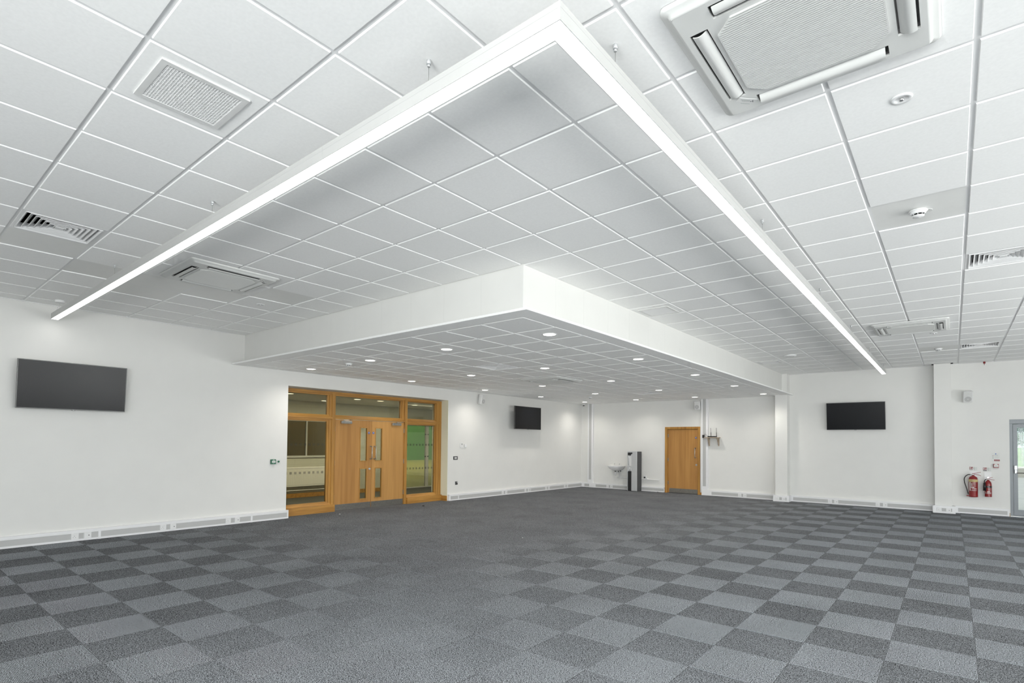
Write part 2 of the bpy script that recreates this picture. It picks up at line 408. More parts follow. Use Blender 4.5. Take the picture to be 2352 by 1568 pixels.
# ------------------------------------------------------------------ ceilings
def ceiling(name, x0, x1, y0, y1, ox, oy, z, skip=(), plain=(), hole=None):
    """exposed grid ceiling with lay-in tiles whose faces hang 7 mm below the bars"""
    mb = MB(); bw = .0115; dz = .008
    i0, i1 = math.floor((x0 - ox) / .6 + 1e-6), math.ceil((x1 - ox) / .6 - 1e-6)
    j0, j1 = math.floor((y0 - oy) / .6 + 1e-6), math.ceil((y1 - oy) / .6 - 1e-6)
    for i in range(i0, i1):
        for j in range(j0, j1):
            X0, X1 = max(x0, ox + i * .6), min(x1, ox + (i + 1) * .6); Y0, Y1 = max(y0, oy + j * .6), min(y1, oy + (j + 1) * .6)
            if X1 - X0 < .01 or Y1 - Y0 < .01: continue
            if hole and hole((X0 + X1) / 2, (Y0 + Y1) / 2): continue
            a0, a1, b0, b1 = X0 + bw, X1 - bw, Y0 + bw, Y1 - bw
            zt = z + dz * .5; zb = z - dz * .5
            # bar strips around the cell
            mb.add([(X0, Y0, zt), (X1, Y0, zt), (X1, Y1, zt), (X0, Y1, zt), (a0, b0, zt), (a1, b0, zt), (a1, b1, zt), (a0, b1, zt)], [(0, 1, 5, 4), (1, 2, 6, 5), (2, 3, 7, 6), (3, 0, 4, 7)], 1)
            if (i, j) in skip:
                h = .12
                mb.add([(a0, b0, zt), (a1, b0, zt), (a1, b1, zt), (a0, b1, zt), (a0, b0, zt + h), (a1, b0, zt + h), (a1, b1, zt + h), (a0, b1, zt + h)], [(0, 1, 5, 4), (1, 2, 6, 5), (2, 3, 7, 6), (3, 0, 4, 7), (4, 5, 6, 7)], 3)
            elif (i, j) in plain:
                zz = zt
                mb.add([(a0, b0, zz), (a1, b0, zz), (a1, b1, zz), (a0, b1, zz)], [(0, 1, 2, 3)], 2)
            else:
                e = .0035; c0, c1, d0, d1 = a0 + e, a1 - e, b0 + e, b1 - e
                mb.add([(a0, b0, zt), (a1, b0, zt), (a1, b1, zt), (a0, b1, zt), (c0, d0, zb), (c1, d0, zb), (c1, d1, zb), (c0, d1, zb)], [(0, 1, 5, 4), (1, 2, 6, 5), (2, 3, 7, 6), (3, 0, 4, 7), (4, 5, 6, 7)], 0)
    return struct(mb.build(name, ['tile', 'tbar', 'tile_plain', 'void']))
skipM = {(-6, 1 - 1), (5, 10), (5, 20)}
plainM = {(-7, 0), (-8, 1), (-9, 2), (-8, 2), (-8, 3), (-7, 4), (4, 7), (4, 20)}
ceiling('ceiling', WL, XR, YF, D, GX, GY, HC, skip=skipM, plain=plainM, hole=lambda x, y: x < SX - .35 and y > SY + .35)
LX1, LY0 = SX - .012, SY + .024
ceiling('ceiling', WL, -3.498, 4.450, D, -3.498, 4.450, HL, skip={(-5, 4), (-5, 14)}, plain=set())
# bulkhead faces and the ledge at their foot
mb = MB()
mb.prism([(WL, SY), (SX, SY), (SX, D), (SX - .05, D), (SX - .05, SY + .05), (WL, SY + .05)], HL + .02, HC + .05)
struct(mb.build('trim_1', 'wall'))
mb = MB()
mb.prism([(WL, 4.205), (-3.265, 4.205), (-3.265, D), (-3.498, D), (-3.498, 4.450), (WL, 4.450)], HL - .003, HL + .025)
struct(mb.build('trim_2', 'tile', bevel=.005))
mb = MB()
for k in range(1, 19): mb.box(SX - .001, SX + .0006, 4.426 + k * .6 - .0012, 4.426 + k * .6 + .0012, HL + .03, HC - .02)
for k in range(1, 11): mb.box(SX - k * .6 - .0012, SX - k * .6 + .0012, SY - .0006, SY + .001, HL + .03, HC - .02)
struct(mb.build('trim_3', 'seam'))
# strips in the grid bar colour under the ceiling at the walls
mb = MB(); mb.box(WL, WL + .018, YF, SY - .3, HC - .012, HC + .01); mb.box(SX + .15, XR, D - .018, D, HC - .012, HC + .01)
struct(mb.build('trim_4', 'tbar'))

# ------------------------------------------------------------------ boxed columns
def column(x0, x1, d, ztop, nm):
    mb = MB(); mb.box(x0, x1, D - d, D, 0, ztop); return struct(mb.build(nm, 'wall'))
column(-3.655, -3.362, .28, HL, 'pillar')
mb = MB(); mb.box(-3.50, -3.362, D - .28, D, HL + .025, HC + .02); struct(mb.build('pillar', 'wall'))
column(-.323, -.024, .28, HC - .006, 'pillar')
mb = MB(); mb.box(-.36, -.325, D - .30, D - .22, HC - .02, HC + .01); mb.box(-.022, .02, D - .30, D - .24, HC - .02, HC + .01)
struct(mb.build('trim_5', 'void'))

# ------------------------------------------------------------------ dado trunking (skirting trunking)
def trunk_run(name, L, lids, joints, flip, d0=.0):
    """run along local x from 0..L facing -y, lids = grey cover spans, joints = white couplers"""
    mb = MB(); dp = .052
    mb.box(0, L, -dp, 0, .004, .160); mb.box(0, L, -dp - .004, -dp, .118, .160); mb.box(0, L, -dp - .004, -dp, .004, .030)
    return mb
def run(name, p, rotz, L, sockets, joints, ends=(0.0, 0.0)):
    mb = MB(); dp = .052
    mb.box(0, L, -dp, 0, .004, .160); mb.box(0, L, -dp - .004, -dp, .117, .160); mb.box(0, L, -dp - .004, -dp, .004, .031)
    for a, b in joints: mb.box(a, b, -dp - .006, -dp, .002, .162)
    if ends[0]: mb.box(0, ends[0], -dp - .005, -dp, .004, .161)
    if ends[1]: mb.box(L - ends[1], L, -dp - .005, -dp, .004, .161)
    o = struct(mb.build(name, 'trunk', loc=p, rot=(0, 0, rotz)))
    cuts = sorted([(a, b) for a, b in joints] + [(s - .045, s + .045) for s in sockets])
    x = ends[0]; c = []
    for a, b in cuts + [(L - ends[1], L)]:
        if a - x > .01: c.append((x, a))
        x = max(x, b)
    for a, b in c:
        l = MB(); l.box(a + .0015, b - .0015, -dp - .002, -dp, .033, .115); l.build('trunking_lid', 'lid', o)
    return o
# left wall: local x -> +Y
run('baseboard_left', (WL, YF, 0), LW, 5.285 - YF, [v - YF for v in (2.063, 2.212, 3.183, 3.326, 4.184, 4.336)], [(2.338 - YF, 2.370 - YF), (4.575 - YF, 4.607 - YF)], (.05, .03))
run('baseboard_left', (WL, 9.512, 0), LW, D - .05 - 9.512, [v - 9.512 for v in (11.59, 11.743, 12.625, 12.785, 13.67, 13.824, 14.715, 14.87)], [(.318, .346), (12.873 - 9.512, 12.899 - 9.512)], (.05, .0))
run('baseboard_back', (WL, D, 0), 0, -6.848 - WL, [v - WL for v in (-8.80, -8.655)], [(-9.50 - WL, -9.25 - WL), (.052, .16)], (.06, .015))
run('baseboard_back', (-5.70, D, 0), 0, -3.70 + 5.70, [v + 5.70 for v in (-4.628, -4.493)], [(0.0, .29)], (.0, .02))
run('baseboard_back', (-3.315, D, 0), 0, -.36 + 3.315, [v + 3.315 for v in (-2.427, -2.29, -1.42, -1.272)], [], (.04, .02))
run('baseboard_back', (.03, D, 0), 0, .93 - .03, [], [], (.05, .03))
# around the two columns
for x0, x1, nm in ((-3.70, -3.315, 'a'), (-.36, .037, 'b')):
    w = x1 - x0
    mb = MB(); mb.box(0, w, -.055, 0, .002, .165); mb.box(0, .05, 0, .28, .004, .16); mb.box(w - .05, w, 0, .28, .004, .16)
    o = struct(mb.build('baseboard_back', 'trunk', loc=(x0, D - .28, 0)))
    l = MB(); l.box(w * .17, w * .85, -.057, -.055, .045, .115); l.build('trunking_lid', 'lid', o)
# vertical trunking
for x, lab in ((-9.468, 'tall white cable trunking with grey cover in the far corner beside the wash basin'), (-5.618, 'tall white cable trunking with grey cover between the oak single door and router shelf')):
    t = thing('cable_trunking', lab, 'trunking', (x, D, .155), group='vertical cable trunkings on the back wall')
    mb = MB(); mb.box(-.10, .10, -.052, -.0015, .0, HL - .155); mb.box(-.10, -.052, -.056, -.052, 0, HL - .155); mb.box(.045, .10, -.056, -.052, 0, HL - .155); mb.build('body', 'trunk', t)
    mb = MB(); mb.box(-.050, .043, -.054, -.052, .11, HL - .155); mb.build('cover', 'lid', t)
mb = MB(); mb.box(WL - .519, WL - .335, OY1 - .004, OY1, .0, OZ); struct(mb.build('wall_reveal', 'blockw'))
mb = MB(); mb.box(WL - .240, WL - .0005, OY1 - .004, OY1 + .001, .0, OZ + .001); struct(mb.build('wall_reveal', 'reveal_cream'))  # thin sheet in a cream tone laid over the reveal face
# oak skirting in the reveal
mb = MB(); mb.box(WL - .235, WL + .0, OY1 - .018, OY1, 0, .13); mb.box(WL - .235, WL, OY0, OY0 + .018, 0, .13); struct(mb.build('baseboard_reveal', 'oakh'))

# ================================================================== oak screen with double doors (door_1)
CY = 7.38
sc = bpy.data.objects.new('door_1', None); COL.objects.link(sc); sc.location = (WL, CY, 0); sc.rotation_euler = (0, 0, LW); sc['kind'] = 'structure'
def Y(v): return v - CY
fy0, fy1 = .24, .33
# outer frame, mullions and rails
mb = MB()
mb.box(Y(OY0), Y(5.335), fy0, fy1, 0, 2.515); mb.box(Y(9.325), Y(OY1), fy0, fy1, 0, 2.515)
mb.box(Y(6.365), Y(6.444), fy0 - .004, fy1, 0, 2.49); mb.box(Y(8.305), Y(8.384), fy0 - .004, fy1, 0, 2.49)
for a, b in ((6.27, 6.365), (5.335, 5.36)): mb.box(Y(a), Y(b), fy0 + .03, fy1, .1, 2.49)
mb.box(Y(6.31), Y(6.365), fy0 + .015, fy1, .1, 2.49)
mb.box(Y(8.20), Y(8.305), fy0 + .03, fy1, 1.99, 2.49); mb.box(Y(8.24), Y(8.305), fy0 + .015, fy1, 1.99, 2.49)
mb.box(Y(9.30), Y(9.325), fy0 + .03, fy1, .1, 2.49)
mb.build('post', 'oak', sc, bevel=.003)
mb = MB()
mb.box(Y(OY0), Y(OY1), fy0 - .002, fy1, 2.462, 2.515); mb.box(Y(OY0), Y(OY1), fy0 + .0215, fy1, 2.435, 2.465)
mb.box(Y(OY0), Y(OY1), fy0 - .002, fy1, 1.945, 1.978); mb.prism([(fy0 + .005, 1.975), (fy1, 1.975), (fy1, 2.03), (fy0 + .03, 2.03)], Y(OY0) + .001, Y(OY1) - .001, 'YZ')
for a, b in ((OY0, 6.365), (8.384, OY1)):
    mb.box(Y(a), Y(b), fy0 + .013, fy1, 1.915, 1.95); mb.box(Y(a), Y(b), fy0 + .0312, fy1, 1.885, 1.95)
    mb.prism([(fy0 - .0, .147), (fy1, .147), (fy1, .215), (fy0 + .03, .215)], Y(a) + .001, Y(b) - .001, 'YZ')
    mb.box(Y(a) - .0, Y(b) + (.0 if a > 8 else .075), fy0 - .045, fy0 + .02, 0, .147)
mb.build('rail', 'oakh', sc, bevel=.003)
# glass
for nm, a, b, z0, z1 in (('a', 5.345, 6.28, .205, 1.895), ('b', 5.345, 6.28, 2.02, 2.445), ('c', 6.44, 8.21, 2.02, 2.445), ('d', 8.38, 9.31, 2.02, 2.445), ('e', 8.38, 9.31, .205, 1.895)):
    g = MB(); g.box(Y(a), Y(b), fy0 + .055, fy0 + .063, z0, z1); go = g.build('glass_pane', 'iglass', sc)
    if z0 < 1:
        d = MB(); k = 0; x = a + .06
        while x < b - .05:
            for zc in (1.405, .832): d.box(Y(x - .024), Y(x + .024), fy0 + .0535, fy0 + .055, zc - .024, zc + .024)
            x += .098
        d.build('frosted_squares', 'frost', go)
def ironmongery_handle(parent, x, y, z0, z1):
    mb = MB(); h = .065
    pts = [(x, y, z1), (x, y - h + .012, z1), (x, y - h + .003, z1 - .004), (x, y - h, z1 - .014), (x, y - h, (z0 + z1) / 2), (x, y - h, z0 + .014), (x, y - h + .003, z0 + .004), (x, y - h + .012, z0), (x, y, z0)]
    mb.tube(pts, .0095, 10); mb.cyl((x, y + .0, z0), (x, y - .006, z0), .016, 14); mb.cyl((x, y, z1), (x, y - .006, z1), .016, 14)
    return mb.build('pull_handle', 'steel', parent)
def hinge(parent, x, y, zc):
    mb = MB(); mb.box(x - .012, x + .012, y - .004, y, zc - .05, zc + .05)
    for k in range(5): mb.cyl((x, y - .008, zc - .05 + k * .02 + .001), (x, y - .008, zc - .05 + (k + 1) * .02 - .001), .0075, 10)
    return mb.build('hinge', 'steel', parent)
def roundel(parent, x, y, z, r=.027):
    mb = MB(); mb.cyl((x, y, z), (x, y - .002, z), r, 24, m=0); mb.box(x - .016, x + .016, y - .0025, y - .002, z - .003, z - .001, 1); mb.box(x - .012, x + .012, y - .0025, y - .002, z - .010, z - .008, 1)
    mb.lathe([(.006, -.0023), (.010, -.0023)], 16, (x, y, z + .008), 'Y', 1)
    return mb.build('fire_door_sign', ['blue', 'paper'], parent)
def closer(parent, x0, x1, y, z0, z1, side):
    mb = MB(); mb.box(x0, x1, y - .055, y, z0, z1); o = mb.build('door_closer', 'steel', parent, bevel=.004)
    a = MB(); px = x0 + (x1 - x0) * (.3 if side < 0 else .6)
    a.cyl((px, y - .03, z1), (px, y - .03, z1 + .02), .010, 12)
    a.prism([(px - .008, y - .038), (px + .10, y - .058), (px + .11, y - .045), (px + .01, y - .022)], z1 + .014, z1 + .021)
    a.prism([(px + .10, y - .058), (px + .19, y - .004), (px + .18, y + .004), (px + .095, y - .045)], z1 + .020, z1 + .026)
    a.cyl((px + .185, y, z1 + .016), (px + .185, y, z1 + .036), .010, 12)
    a.build('arm', 'steel', o); return o
ly0, ly1 = fy0 + .022, fy0 + .066
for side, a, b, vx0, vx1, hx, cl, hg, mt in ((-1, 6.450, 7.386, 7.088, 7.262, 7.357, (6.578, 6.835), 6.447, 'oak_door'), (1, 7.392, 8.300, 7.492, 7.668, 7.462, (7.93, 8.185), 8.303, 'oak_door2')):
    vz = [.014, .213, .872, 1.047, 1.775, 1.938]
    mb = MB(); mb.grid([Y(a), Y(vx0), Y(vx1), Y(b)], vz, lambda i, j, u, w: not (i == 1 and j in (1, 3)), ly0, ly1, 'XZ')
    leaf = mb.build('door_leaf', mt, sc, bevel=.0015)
    for z0, z1 in ((.213, .872), (1.047, 1.775)):
        bd = MB(); e = .014
        bd.grid([Y(vx0) - e, Y(vx0) + e * .3, Y(vx1) - e * .3, Y(vx1) + e], [z0 - e, z0 + e * .3, z1 - e * .3, z1 + e], lambda i, j, u, w: not (i == 1 and j == 1), ly0 - .008, ly0 + .012, 'XZ')
        bo = bd.build('vision_panel_bead', 'oak', leaf, bevel=.002)
        g = MB(); g.box(Y(vx0), Y(vx1), ly0 + .02, ly0 + .026, z0, z1); g.build('vision_glass', 'iglass', leaf)
    mb = MB(); mb.box(Y(a) + .005, Y(b) - .004, ly0 - .0015, ly0, .010, .133); mb.build('kick_plate', 'steel', leaf)
    ironmongery_handle(leaf, Y(hx), ly0, 1.085, 1.366)
    roundel(leaf, Y(7.311 if side < 0 else 7.431), ly0, 1.669)
    closer(leaf, Y(cl[0]), Y(cl[1]), ly0, 1.853, 1.912, side)
    for zc in (1.736, 1.012, .288): hinge(leaf, Y(hg), ly0 - .002, zc)
    if side < 0:
        k = MB(); k.cyl((Y(7.336), ly0, .865), (Y(7.336), ly0 - .008, .865), .026, 20); k.cyl((Y(7.336), ly0 - .008, .865), (Y(7.336), ly0 - .022, .865), .016, 16); k.box(Y(7.333), Y(7.355), ly0 - .03, ly0 - .02, .861, .869); k.build('thumb_turn_lock', 'chrome', leaf)

# ================================================================== oak single door (door_2)
CX = -6.30
d2 = bpy.data.objects.new('door_2', None); COL.objects.link(d2); d2.location = (CX, D, 0); d2['kind'] = 'structure'
def X(v): return v - CX
mb = MB()
mb.prism([(X(-6.841), -.022), (X(-6.775), -.022), (X(-6.768), -.012), (X(-6.768), 0), (X(-6.841), 0)], 0, 2.003)
mb.prism([(X(-5.758), -.022), (X(-5.824), -.022), (X(-5.831), -.012), (X(-5.831), 0), (X(-5.758), 0)], 0, 2.003)
mb.prism([(-.022, 2.003), (-.022, 1.94), (-.012, 1.932), (0, 1.932), (0, 2.003)], X(-6.77), X(-5.829), 'YZ')
mb.build('architrave', 'oak', d2, bevel=.003)
mb = MB(); mb.box(X(-6.80), X(-6.768), 0, .12, 0, 1.965); mb.box(X(-5.832), X(-5.80), 0, .12, 0, 1.965); mb.box(X(-6.77), X(-5.83), 0, .12, 1.932, 1.965); mb.build('lining', 'oak', d2)
mb = MB(); mb.box(X(-6.765), X(-5.835), .022, .066, .012, 1.928); lf = mb.build('door_leaf', 'oak_door', d2, bevel=.0015)
mb = MB(); mb.box(X(-6.715), X(-5.845), .0205, .022, .012, .142); mb.build('kick_plate', 'steel', lf)
ironmongery_handle(lf, X(-5.906), .022, 1.085, 1.366); roundel(lf, X(-5.896), .022, 1.677)
for zc in (1.741, 1.010, .305): hinge(lf, X(-6.752), .020, zc)
k = MB(); k.cyl((X(-5.882), .022, .872), (X(-5.882), .014, .872), .028, 20, m=0); k.cyl((X(-5.882), .014, .872), (X(-5.882), .012, .872), .009, 12, m=1); k.build('lock_escutcheon', ['chrome', 'darkink'], lf)
mb = MB(); mb.box(-5.758, -5.70, D - .02, D, 0, .07); tag(mb.build('skirting_block', 'oakh', bevel=.002), 'small oak skirting block at the foot of the oak single door frame', 'skirting block')

# ================================================================== grey aluminium glazed door (door_3)
d3 = bpy.data.objects.new('door_3', None); COL.objects.link(d3); d3.location = (GX0, D + .03, 0); d3['kind'] = 'structure'
W3 = GX1 - GX0
mb = MB(); mb.grid([0, .052, W3 - .052, W3], [0.0, .03, 1.99, GZ], lambda i, j, u, w: not (i == 1 and j == 1), 0, .07, 'XZ'); mb.box(0, W3, -.012, 0, 1.998, GZ); mb.build('frame', 'alu', d3, bevel=.003)
for k, (a, b) in enumerate(((.056, W3 / 2 - .004), (W3 / 2 + .004, W3 - .056))):
    mb = MB(); mb.grid([a, a + .072, b - .072, b], [.035, .15, 1.915, 1.985], lambda i, j, u, w: not (i == 1 and j == 1), .01, .06, 'XZ'); lf = mb.build('door_leaf', 'alu', d3, bevel=.003)
    g = MB(); g.box(a + .07, b - .07, .03, .042, .148, 1.917); g.build('glass_pane', 'doorglass', lf)
    mb = MB(); x = a + .012 if k == 0 else b - .012 - .05
    mb.box(x, x + .05, -.05, .01, 1.005, 1.10); mb.box(x + .005, x + .045, -.045, .01, .925, 1.01)
    pb = mb.build('panic_bar_housing', 'silver', lf, bevel=.006)
    mb = MB(); mb.tube([(a + .04, -.035, .94), ((a + b) / 2, -.045, .94), (b - .04, -.035, .94)], .011, 10); mb.build('push_bar', 'steel', pb)
mb = MB(); mb.box(.0, W3, -.01, .02, 0, .012); mb.build('threshold', 'steel', d3)
mb = MB(); mb.box(.915, .948, D - .045, D, 0, .075); tag(mb.build('end_block', 'pine', bevel=.003), 'small bare timber block at the end of the trunking beside the glazed door', 'timber block')

# ================================================================== suspended L-shaped light
BX, BY, BZ0, BZ1, BW = -1.211, 1.743, 3.140, 3.218, .0375
XE, YE = -9.69, 14.965
li = thing('linear_pendant_light', 'long white L-shaped suspended light bar glowing along its underside', 'ceiling light', (BX, BY, BZ0))
def L2(x, y): return (x - BX, y - BY)
o_ = .041; i_ = .041
poly = [L2(XE, BY - o_), L2(BX + o_, BY - o_), L2(BX + o_, YE), L2(BX - i_, YE), L2(BX - i_, BY + i_), L2(XE, BY + i_)]
t_ = .0035
inn = [L2(XE + t_, BY - o_ + t_), L2(BX + o_ - t_, BY - o_ + t_), L2(BX + o_ - t_, YE - t_), L2(BX - i_ + t_, YE - t_), L2(BX - i_ + t_, BY + i_ - t_), L2(XE + t_, BY + i_ - t_)]
mb = MB(); n = 6
hgt = BZ1 - BZ0
vs = [(x, y, 0) for x, y in poly] + [(x, y, hgt) for x, y in poly] + [(x, y, 0) for x, y in inn] + [(x, y, .004) for x, y in inn]
fs = [(i, (i + 1) % n, n + (i + 1) % n, n + i) for i in range(n)] + [tuple(range(n, 2 * n))]
fs += [(i, (i + 1) % n, 2 * n + (i + 1) % n, 2 * n + i) for i in range(n)] + [(2 * n + i, 2 * n + (i + 1) % n, 3 * n + (i + 1) % n, 3 * n + i) for i in range(n)]
mb.add(vs, fs); mb.build('housing', 'housing', li)
# fine groove lines where lengths of housing join, and along the top lip
mb = MB()
for x in (-2.85, -5.65, -8.45): mb.box(x - BX - .0008, x - BX + .0008, -o_ - .0006, -o_ + .001, 0, hgt)
for y in (4.5, 7.3, 10.1, 12.9): mb.box(o_ - .001, o_ + .0006, y - BY - .0008, y - BY + .0008, 0, hgt)
mb.box(XE - BX, o_, -o_ - .0006, -o_ + .001, hgt * .66, hgt * .66 + .0012); mb.box(o_ - .001, o_ + .0006, -o_, YE - BY, hgt * .66, hgt * .66 + .0012)
mb.build('joint_line', 'lid', li)
mb = MB(); mb.prism(inn, .0015, .0035); mb.build('diffuser', 'lamp', li)
def susp(x, y):
    x -= BX; y -= BY; zc = HC - .004 - BZ0
    mb = MB(); mb.cyl((x, y, hgt), (x, y, zc - .02), .0011, 6); mb.cyl((x, y, hgt), (x, y, hgt + .012), .004, 8); c = mb.build('suspension_wire', 'steel', li)
    mb = MB(); mb.cyl((x, y, zc), (x, y, zc - .022), .011, 14); mb.cyl((x, y, zc - .022), (x, y, zc - .034), .0075, 12); mb.build('ceiling_gripper', 'silver', c)
for x in (-1.976, -4.489, -6.979): susp(x, BY)
for y in (2.219, 4.744, 7.263, 9.797, 12.226, 14.812): susp(BX, y)
mb = MB(); cx = -9.41 - BX; zc = HC - .004 - BZ0
mb.cyl((cx, 0, zc), (cx, 0, zc - .032), .055, 28); mb.build('ceiling_rose', 'white', li, bevel=.003)
mb = MB(); mb.cyl((cx, 0, hgt), (cx, 0, zc - .03), .0011, 6); mb.build('suspension_wire', 'steel', li)
mb = MB(); mb.tube([(cx, 0, zc - .03), (cx - .03, .0, zc - .06), (cx - .10, -.005, zc - .085), (cx - .155, 0, zc - .105), (cx - .14, 0, hgt + .015), (cx - .12, 0, hgt)], .003, 8, 0, 4); mb.build('power_flex', 'white', li)

# ================================================================== ceiling cassette air conditioners
def rsq(h, r, z, n=5):
    out = []
    for qx, qy, a0 in ((1, 1, 0), (-1, 1, PI / 2), (-1, -1, PI), (1, -1, 1.5 * PI)):
        for k in range(n + 1):
            a = a0 + PI / 2 * k / n; out.append((qx * (h - r) + r * math.cos(a), qy * (h - r) + r * math.sin(a), z))
    return out
def make_ac(label, loc):
    t = thing('ceiling_air_conditioner', label, 'air conditioner', loc, group='ceiling cassette air conditioners')
    mb = MB(); loops = [rsq(.475, .035, -.002), rsq(.475, .035, -.012), rsq(.466, .03, -.020), rsq(.448, .025, -.022), rsq(.440, .02, -.036), rsq(.432, .015, -.040), rsq(.430, .015, -.040)]
    n = len(loops[0]); vs = [v for l in loops for v in l]; fs = []
    for i in range(len(loops) - 1):
        for k in range(n): fs.append((i * n + k, i * n + (k + 1) % n, (i + 1) * n + (k + 1) % n, (i + 1) * n + k))
    mb.add(vs, fs, 0, True)
    s0, s1 = .325, .405; cut = [-.430, -s1, -s0, -.285, .285, s0, s1, .430]
    def keep(i, j, u, w):
        au, aw = abs(u), abs(w)
        if s0 < au < s1 and aw < .285: return False
        if s0 < aw < s1 and au < .285: return False
        return True
    mb.grid(cut, cut, keep, -.040, -.030)
    mb.build('panel', 'acpanel', t)
    # slot cavities
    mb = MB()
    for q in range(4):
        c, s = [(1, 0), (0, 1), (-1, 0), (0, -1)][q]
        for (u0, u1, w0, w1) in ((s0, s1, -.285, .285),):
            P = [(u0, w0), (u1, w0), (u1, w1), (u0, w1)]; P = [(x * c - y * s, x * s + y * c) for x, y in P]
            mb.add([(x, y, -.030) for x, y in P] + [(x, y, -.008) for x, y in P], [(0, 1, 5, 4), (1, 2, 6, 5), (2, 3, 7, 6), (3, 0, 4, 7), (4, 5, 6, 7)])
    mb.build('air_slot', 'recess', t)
    # grille: octagon of fine bars in a frame
    h = .300; c_ = .075; G = [(-h + c_, -h), (h - c_, -h), (h, -h + c_), (h, h - c_), (h - c_, h), (-h + c_, h), (-h, h - c_), (-h, -h + c_)]
    mb = MB(); k2 = (h - .006) / h
    Gi = [(x * k2, y * k2) for x, y in G]
    mb.add([(x, y, -.0405) for x, y in G] + [(x, y, -.049) for x, y in G] + [(x, y, -.049) for x, y in Gi] + [(x, y, -.041) for x, y in Gi], [(i, (i + 1) % 8, 8 + (i + 1) % 8, 8 + i) for i in range(8)] + [(8 + i, 8 + (i + 1) % 8, 16 + (i + 1) % 8, 16 + i) for i in range(8)] + [(16 + i, 16 + (i + 1) % 8, 24 + (i + 1) % 8, 24 + i) for i in range(8)])
    nb = 46; g = MB()
    for k in range(nb):
        y = -h + .008 + (2 * h - .016) * (k + .5) / nb; hw = h - .006 if abs(y) < h - c_ else h - .006 - (abs(y) - (h - c_))
        mb.box(-hw, hw, y - .0036, y + .0036, -.0500, -.0425)
    gr = mb.build('intake_grille', 'acpanel', t)
    g.add([(x * .985, y * .985, -.0408) for x, y in G], [tuple(range(8))], 0)
    r2 = .24; g.add(rsq(r2, .05, -.0411), [tuple(range(24))], 1)
    g.build('filter', ['lid', 'filter'], gr)
    # four curved vanes
    for q in range(4):
        mb = MB(); prof = []
        op = (1, 1, .35, .35)[q]
        for k in range(15):
            a = k / 14; prof.append((s0 + .008 + a * .062, -.034 - .012 * math.sin(a * PI) - .020 * a * op))
        prof2 = [(x, z + .004) for x, z in prof][::-1]; pl = prof + prof2; nn = len(pl)
        rr = [(x, w, z) for w in (-.272, .272) for x, z in pl]
        c, s = [(1, 0), (0, 1), (-1, 0), (0, -1)][q]
        rr = [(x * c - y * s, x * s + y * c, z) for x, y, z in rr]
        mb.add(rr, [tuple(range(nn))[::-1], tuple(range(nn, 2 * nn))] + [(i, (i + 1) % nn, nn + (i + 1) % nn, nn + i) for i in range(nn)], 0)
        mb.build('louvre_vane', 'acpanel', t)
    # maker's badge on the corner pad at -x,+y side nearest the grille
    mb = MB(); bx, by = -.335, .34
    mb.box(-.052, .052, -.017, .017, -.0412, -.040, 0)
    for px, py, an in ((-.030, .0045, 90), (-.0355, -.0045, 210), (-.0245, -.0045, 330)):
        a = math.radians(an); ux, uy = math.cos(a), math.sin(a); r = .0058
        mb.add([(px - ux * r, py - uy * r, -.0416), (px - uy * r * .55, py + ux * r * .55, -.0416), (px + ux * r, py + uy * r, -.0416), (px + uy * r * .55, py - ux * r * .55, -.0416)], [(0, 1, 2, 3)], 1)
    for row, (a, b) in enumerate(((-.016, .036), (-.016, .026))):
        x = a
        while x < b: mb.box(x, x + .0035, .0035 - row * .008 - .002, .0035 - row * .008 + .002, -.0416, -.0412, 2); x += .0048
    x = -.030
    while x < .02: mb.box(x, x + .0028, -.028, -.025, -.0405, -.040, 2); x += .0042
    mb.build('badge', ['offwhite', 'darkink', 'ink'], t, loc=(bx + .0, by, 0), rot=(0, 0, math.radians(225)))
    return t
ac = make_ac('large white air conditioning cassette close overhead at the top right of the photo', (-.498, 2.626, HC - .004))
dup(ac, (-6.498, 2.626, HC - .004), 'white air conditioning cassette in the main ceiling near the left wall, below the light bar', rotz=-PI / 2)
dup(ac, (-.498, 10.426, HC - .004), 'white air conditioning cassette in the main ceiling at far right, short of the square pillar', rotz=0)
dup(ac, (-6.500, 9.250, HL - .004), 'white air conditioning cassette in the lowered ceiling among the round downlights')

# ================================================================== square louvred diffusers (sit in the grid openings)
def make_diff(label, loc):
    t = thing('ceiling_diffuser', label, 'ceiling vent', loc, group='square louvred ceiling diffusers')
    mb = MB()
    def ring(h0, z0, h1, z1, th=.0015):
        q0 = [(-h0, -h0), (h0, -h0), (h0, h0), (-h0, h0)]; q1 = [(-h1, -h1), (h1, -h1), (h1, h1), (-h1, h1)]
        vs = [(x, y, z0) for x, y in q0] + [(x, y, z1) for x, y in q1]
        mb.add(vs, [(i, (i + 1) % 4, 4 + (i + 1) % 4, 4 + i) for i in range(4)])
    ring(.2895, .0042, .2875, .002); ring(.2875, .002, .262, .002); ring(.262, .002, .262, -.004); ring(.262, -.004, .258, -.004); ring(.258, -.004, .228, .045)
    fr = mb.build('frame', 'white_metal', t)
    for k in range(6):
        mb = MB(); h = .226 - k * .037
        ring(h, .001, h, .006); ring(h - .0025, .001, h, .001)
        ring(h, .006, h - .034, .040); ring(h - .0025, .001, h - .036, .038); mb.build('louvre', 'white_metal', t)
    mb = MB(); mb.box(-.03, .03, -.03, .03, .0, .004); mb.build('centre_plate', 'white_metal', t)
    return t
df = make_diff('square louvred ceiling diffuser high on the left of the photo', (GX - 5.5 * .6, GY + .5 * .6, HC))
dup(df, (GX + 5.5 * .6, GY + 10.5 * .6, HC), 'square louvred ceiling diffuser at the right edge of the photo, past the near smoke detector')
dup(df, (GX + 5.5 * .6, GY + 20.5 * .6, HC), 'square louvred ceiling diffuser at far right, nearest the wall with the extinguishers')
dup(df, (-6.198, 7.150, HL), 'square louvred diffuser in the lowered ceiling, nearer the bulkhead corner')
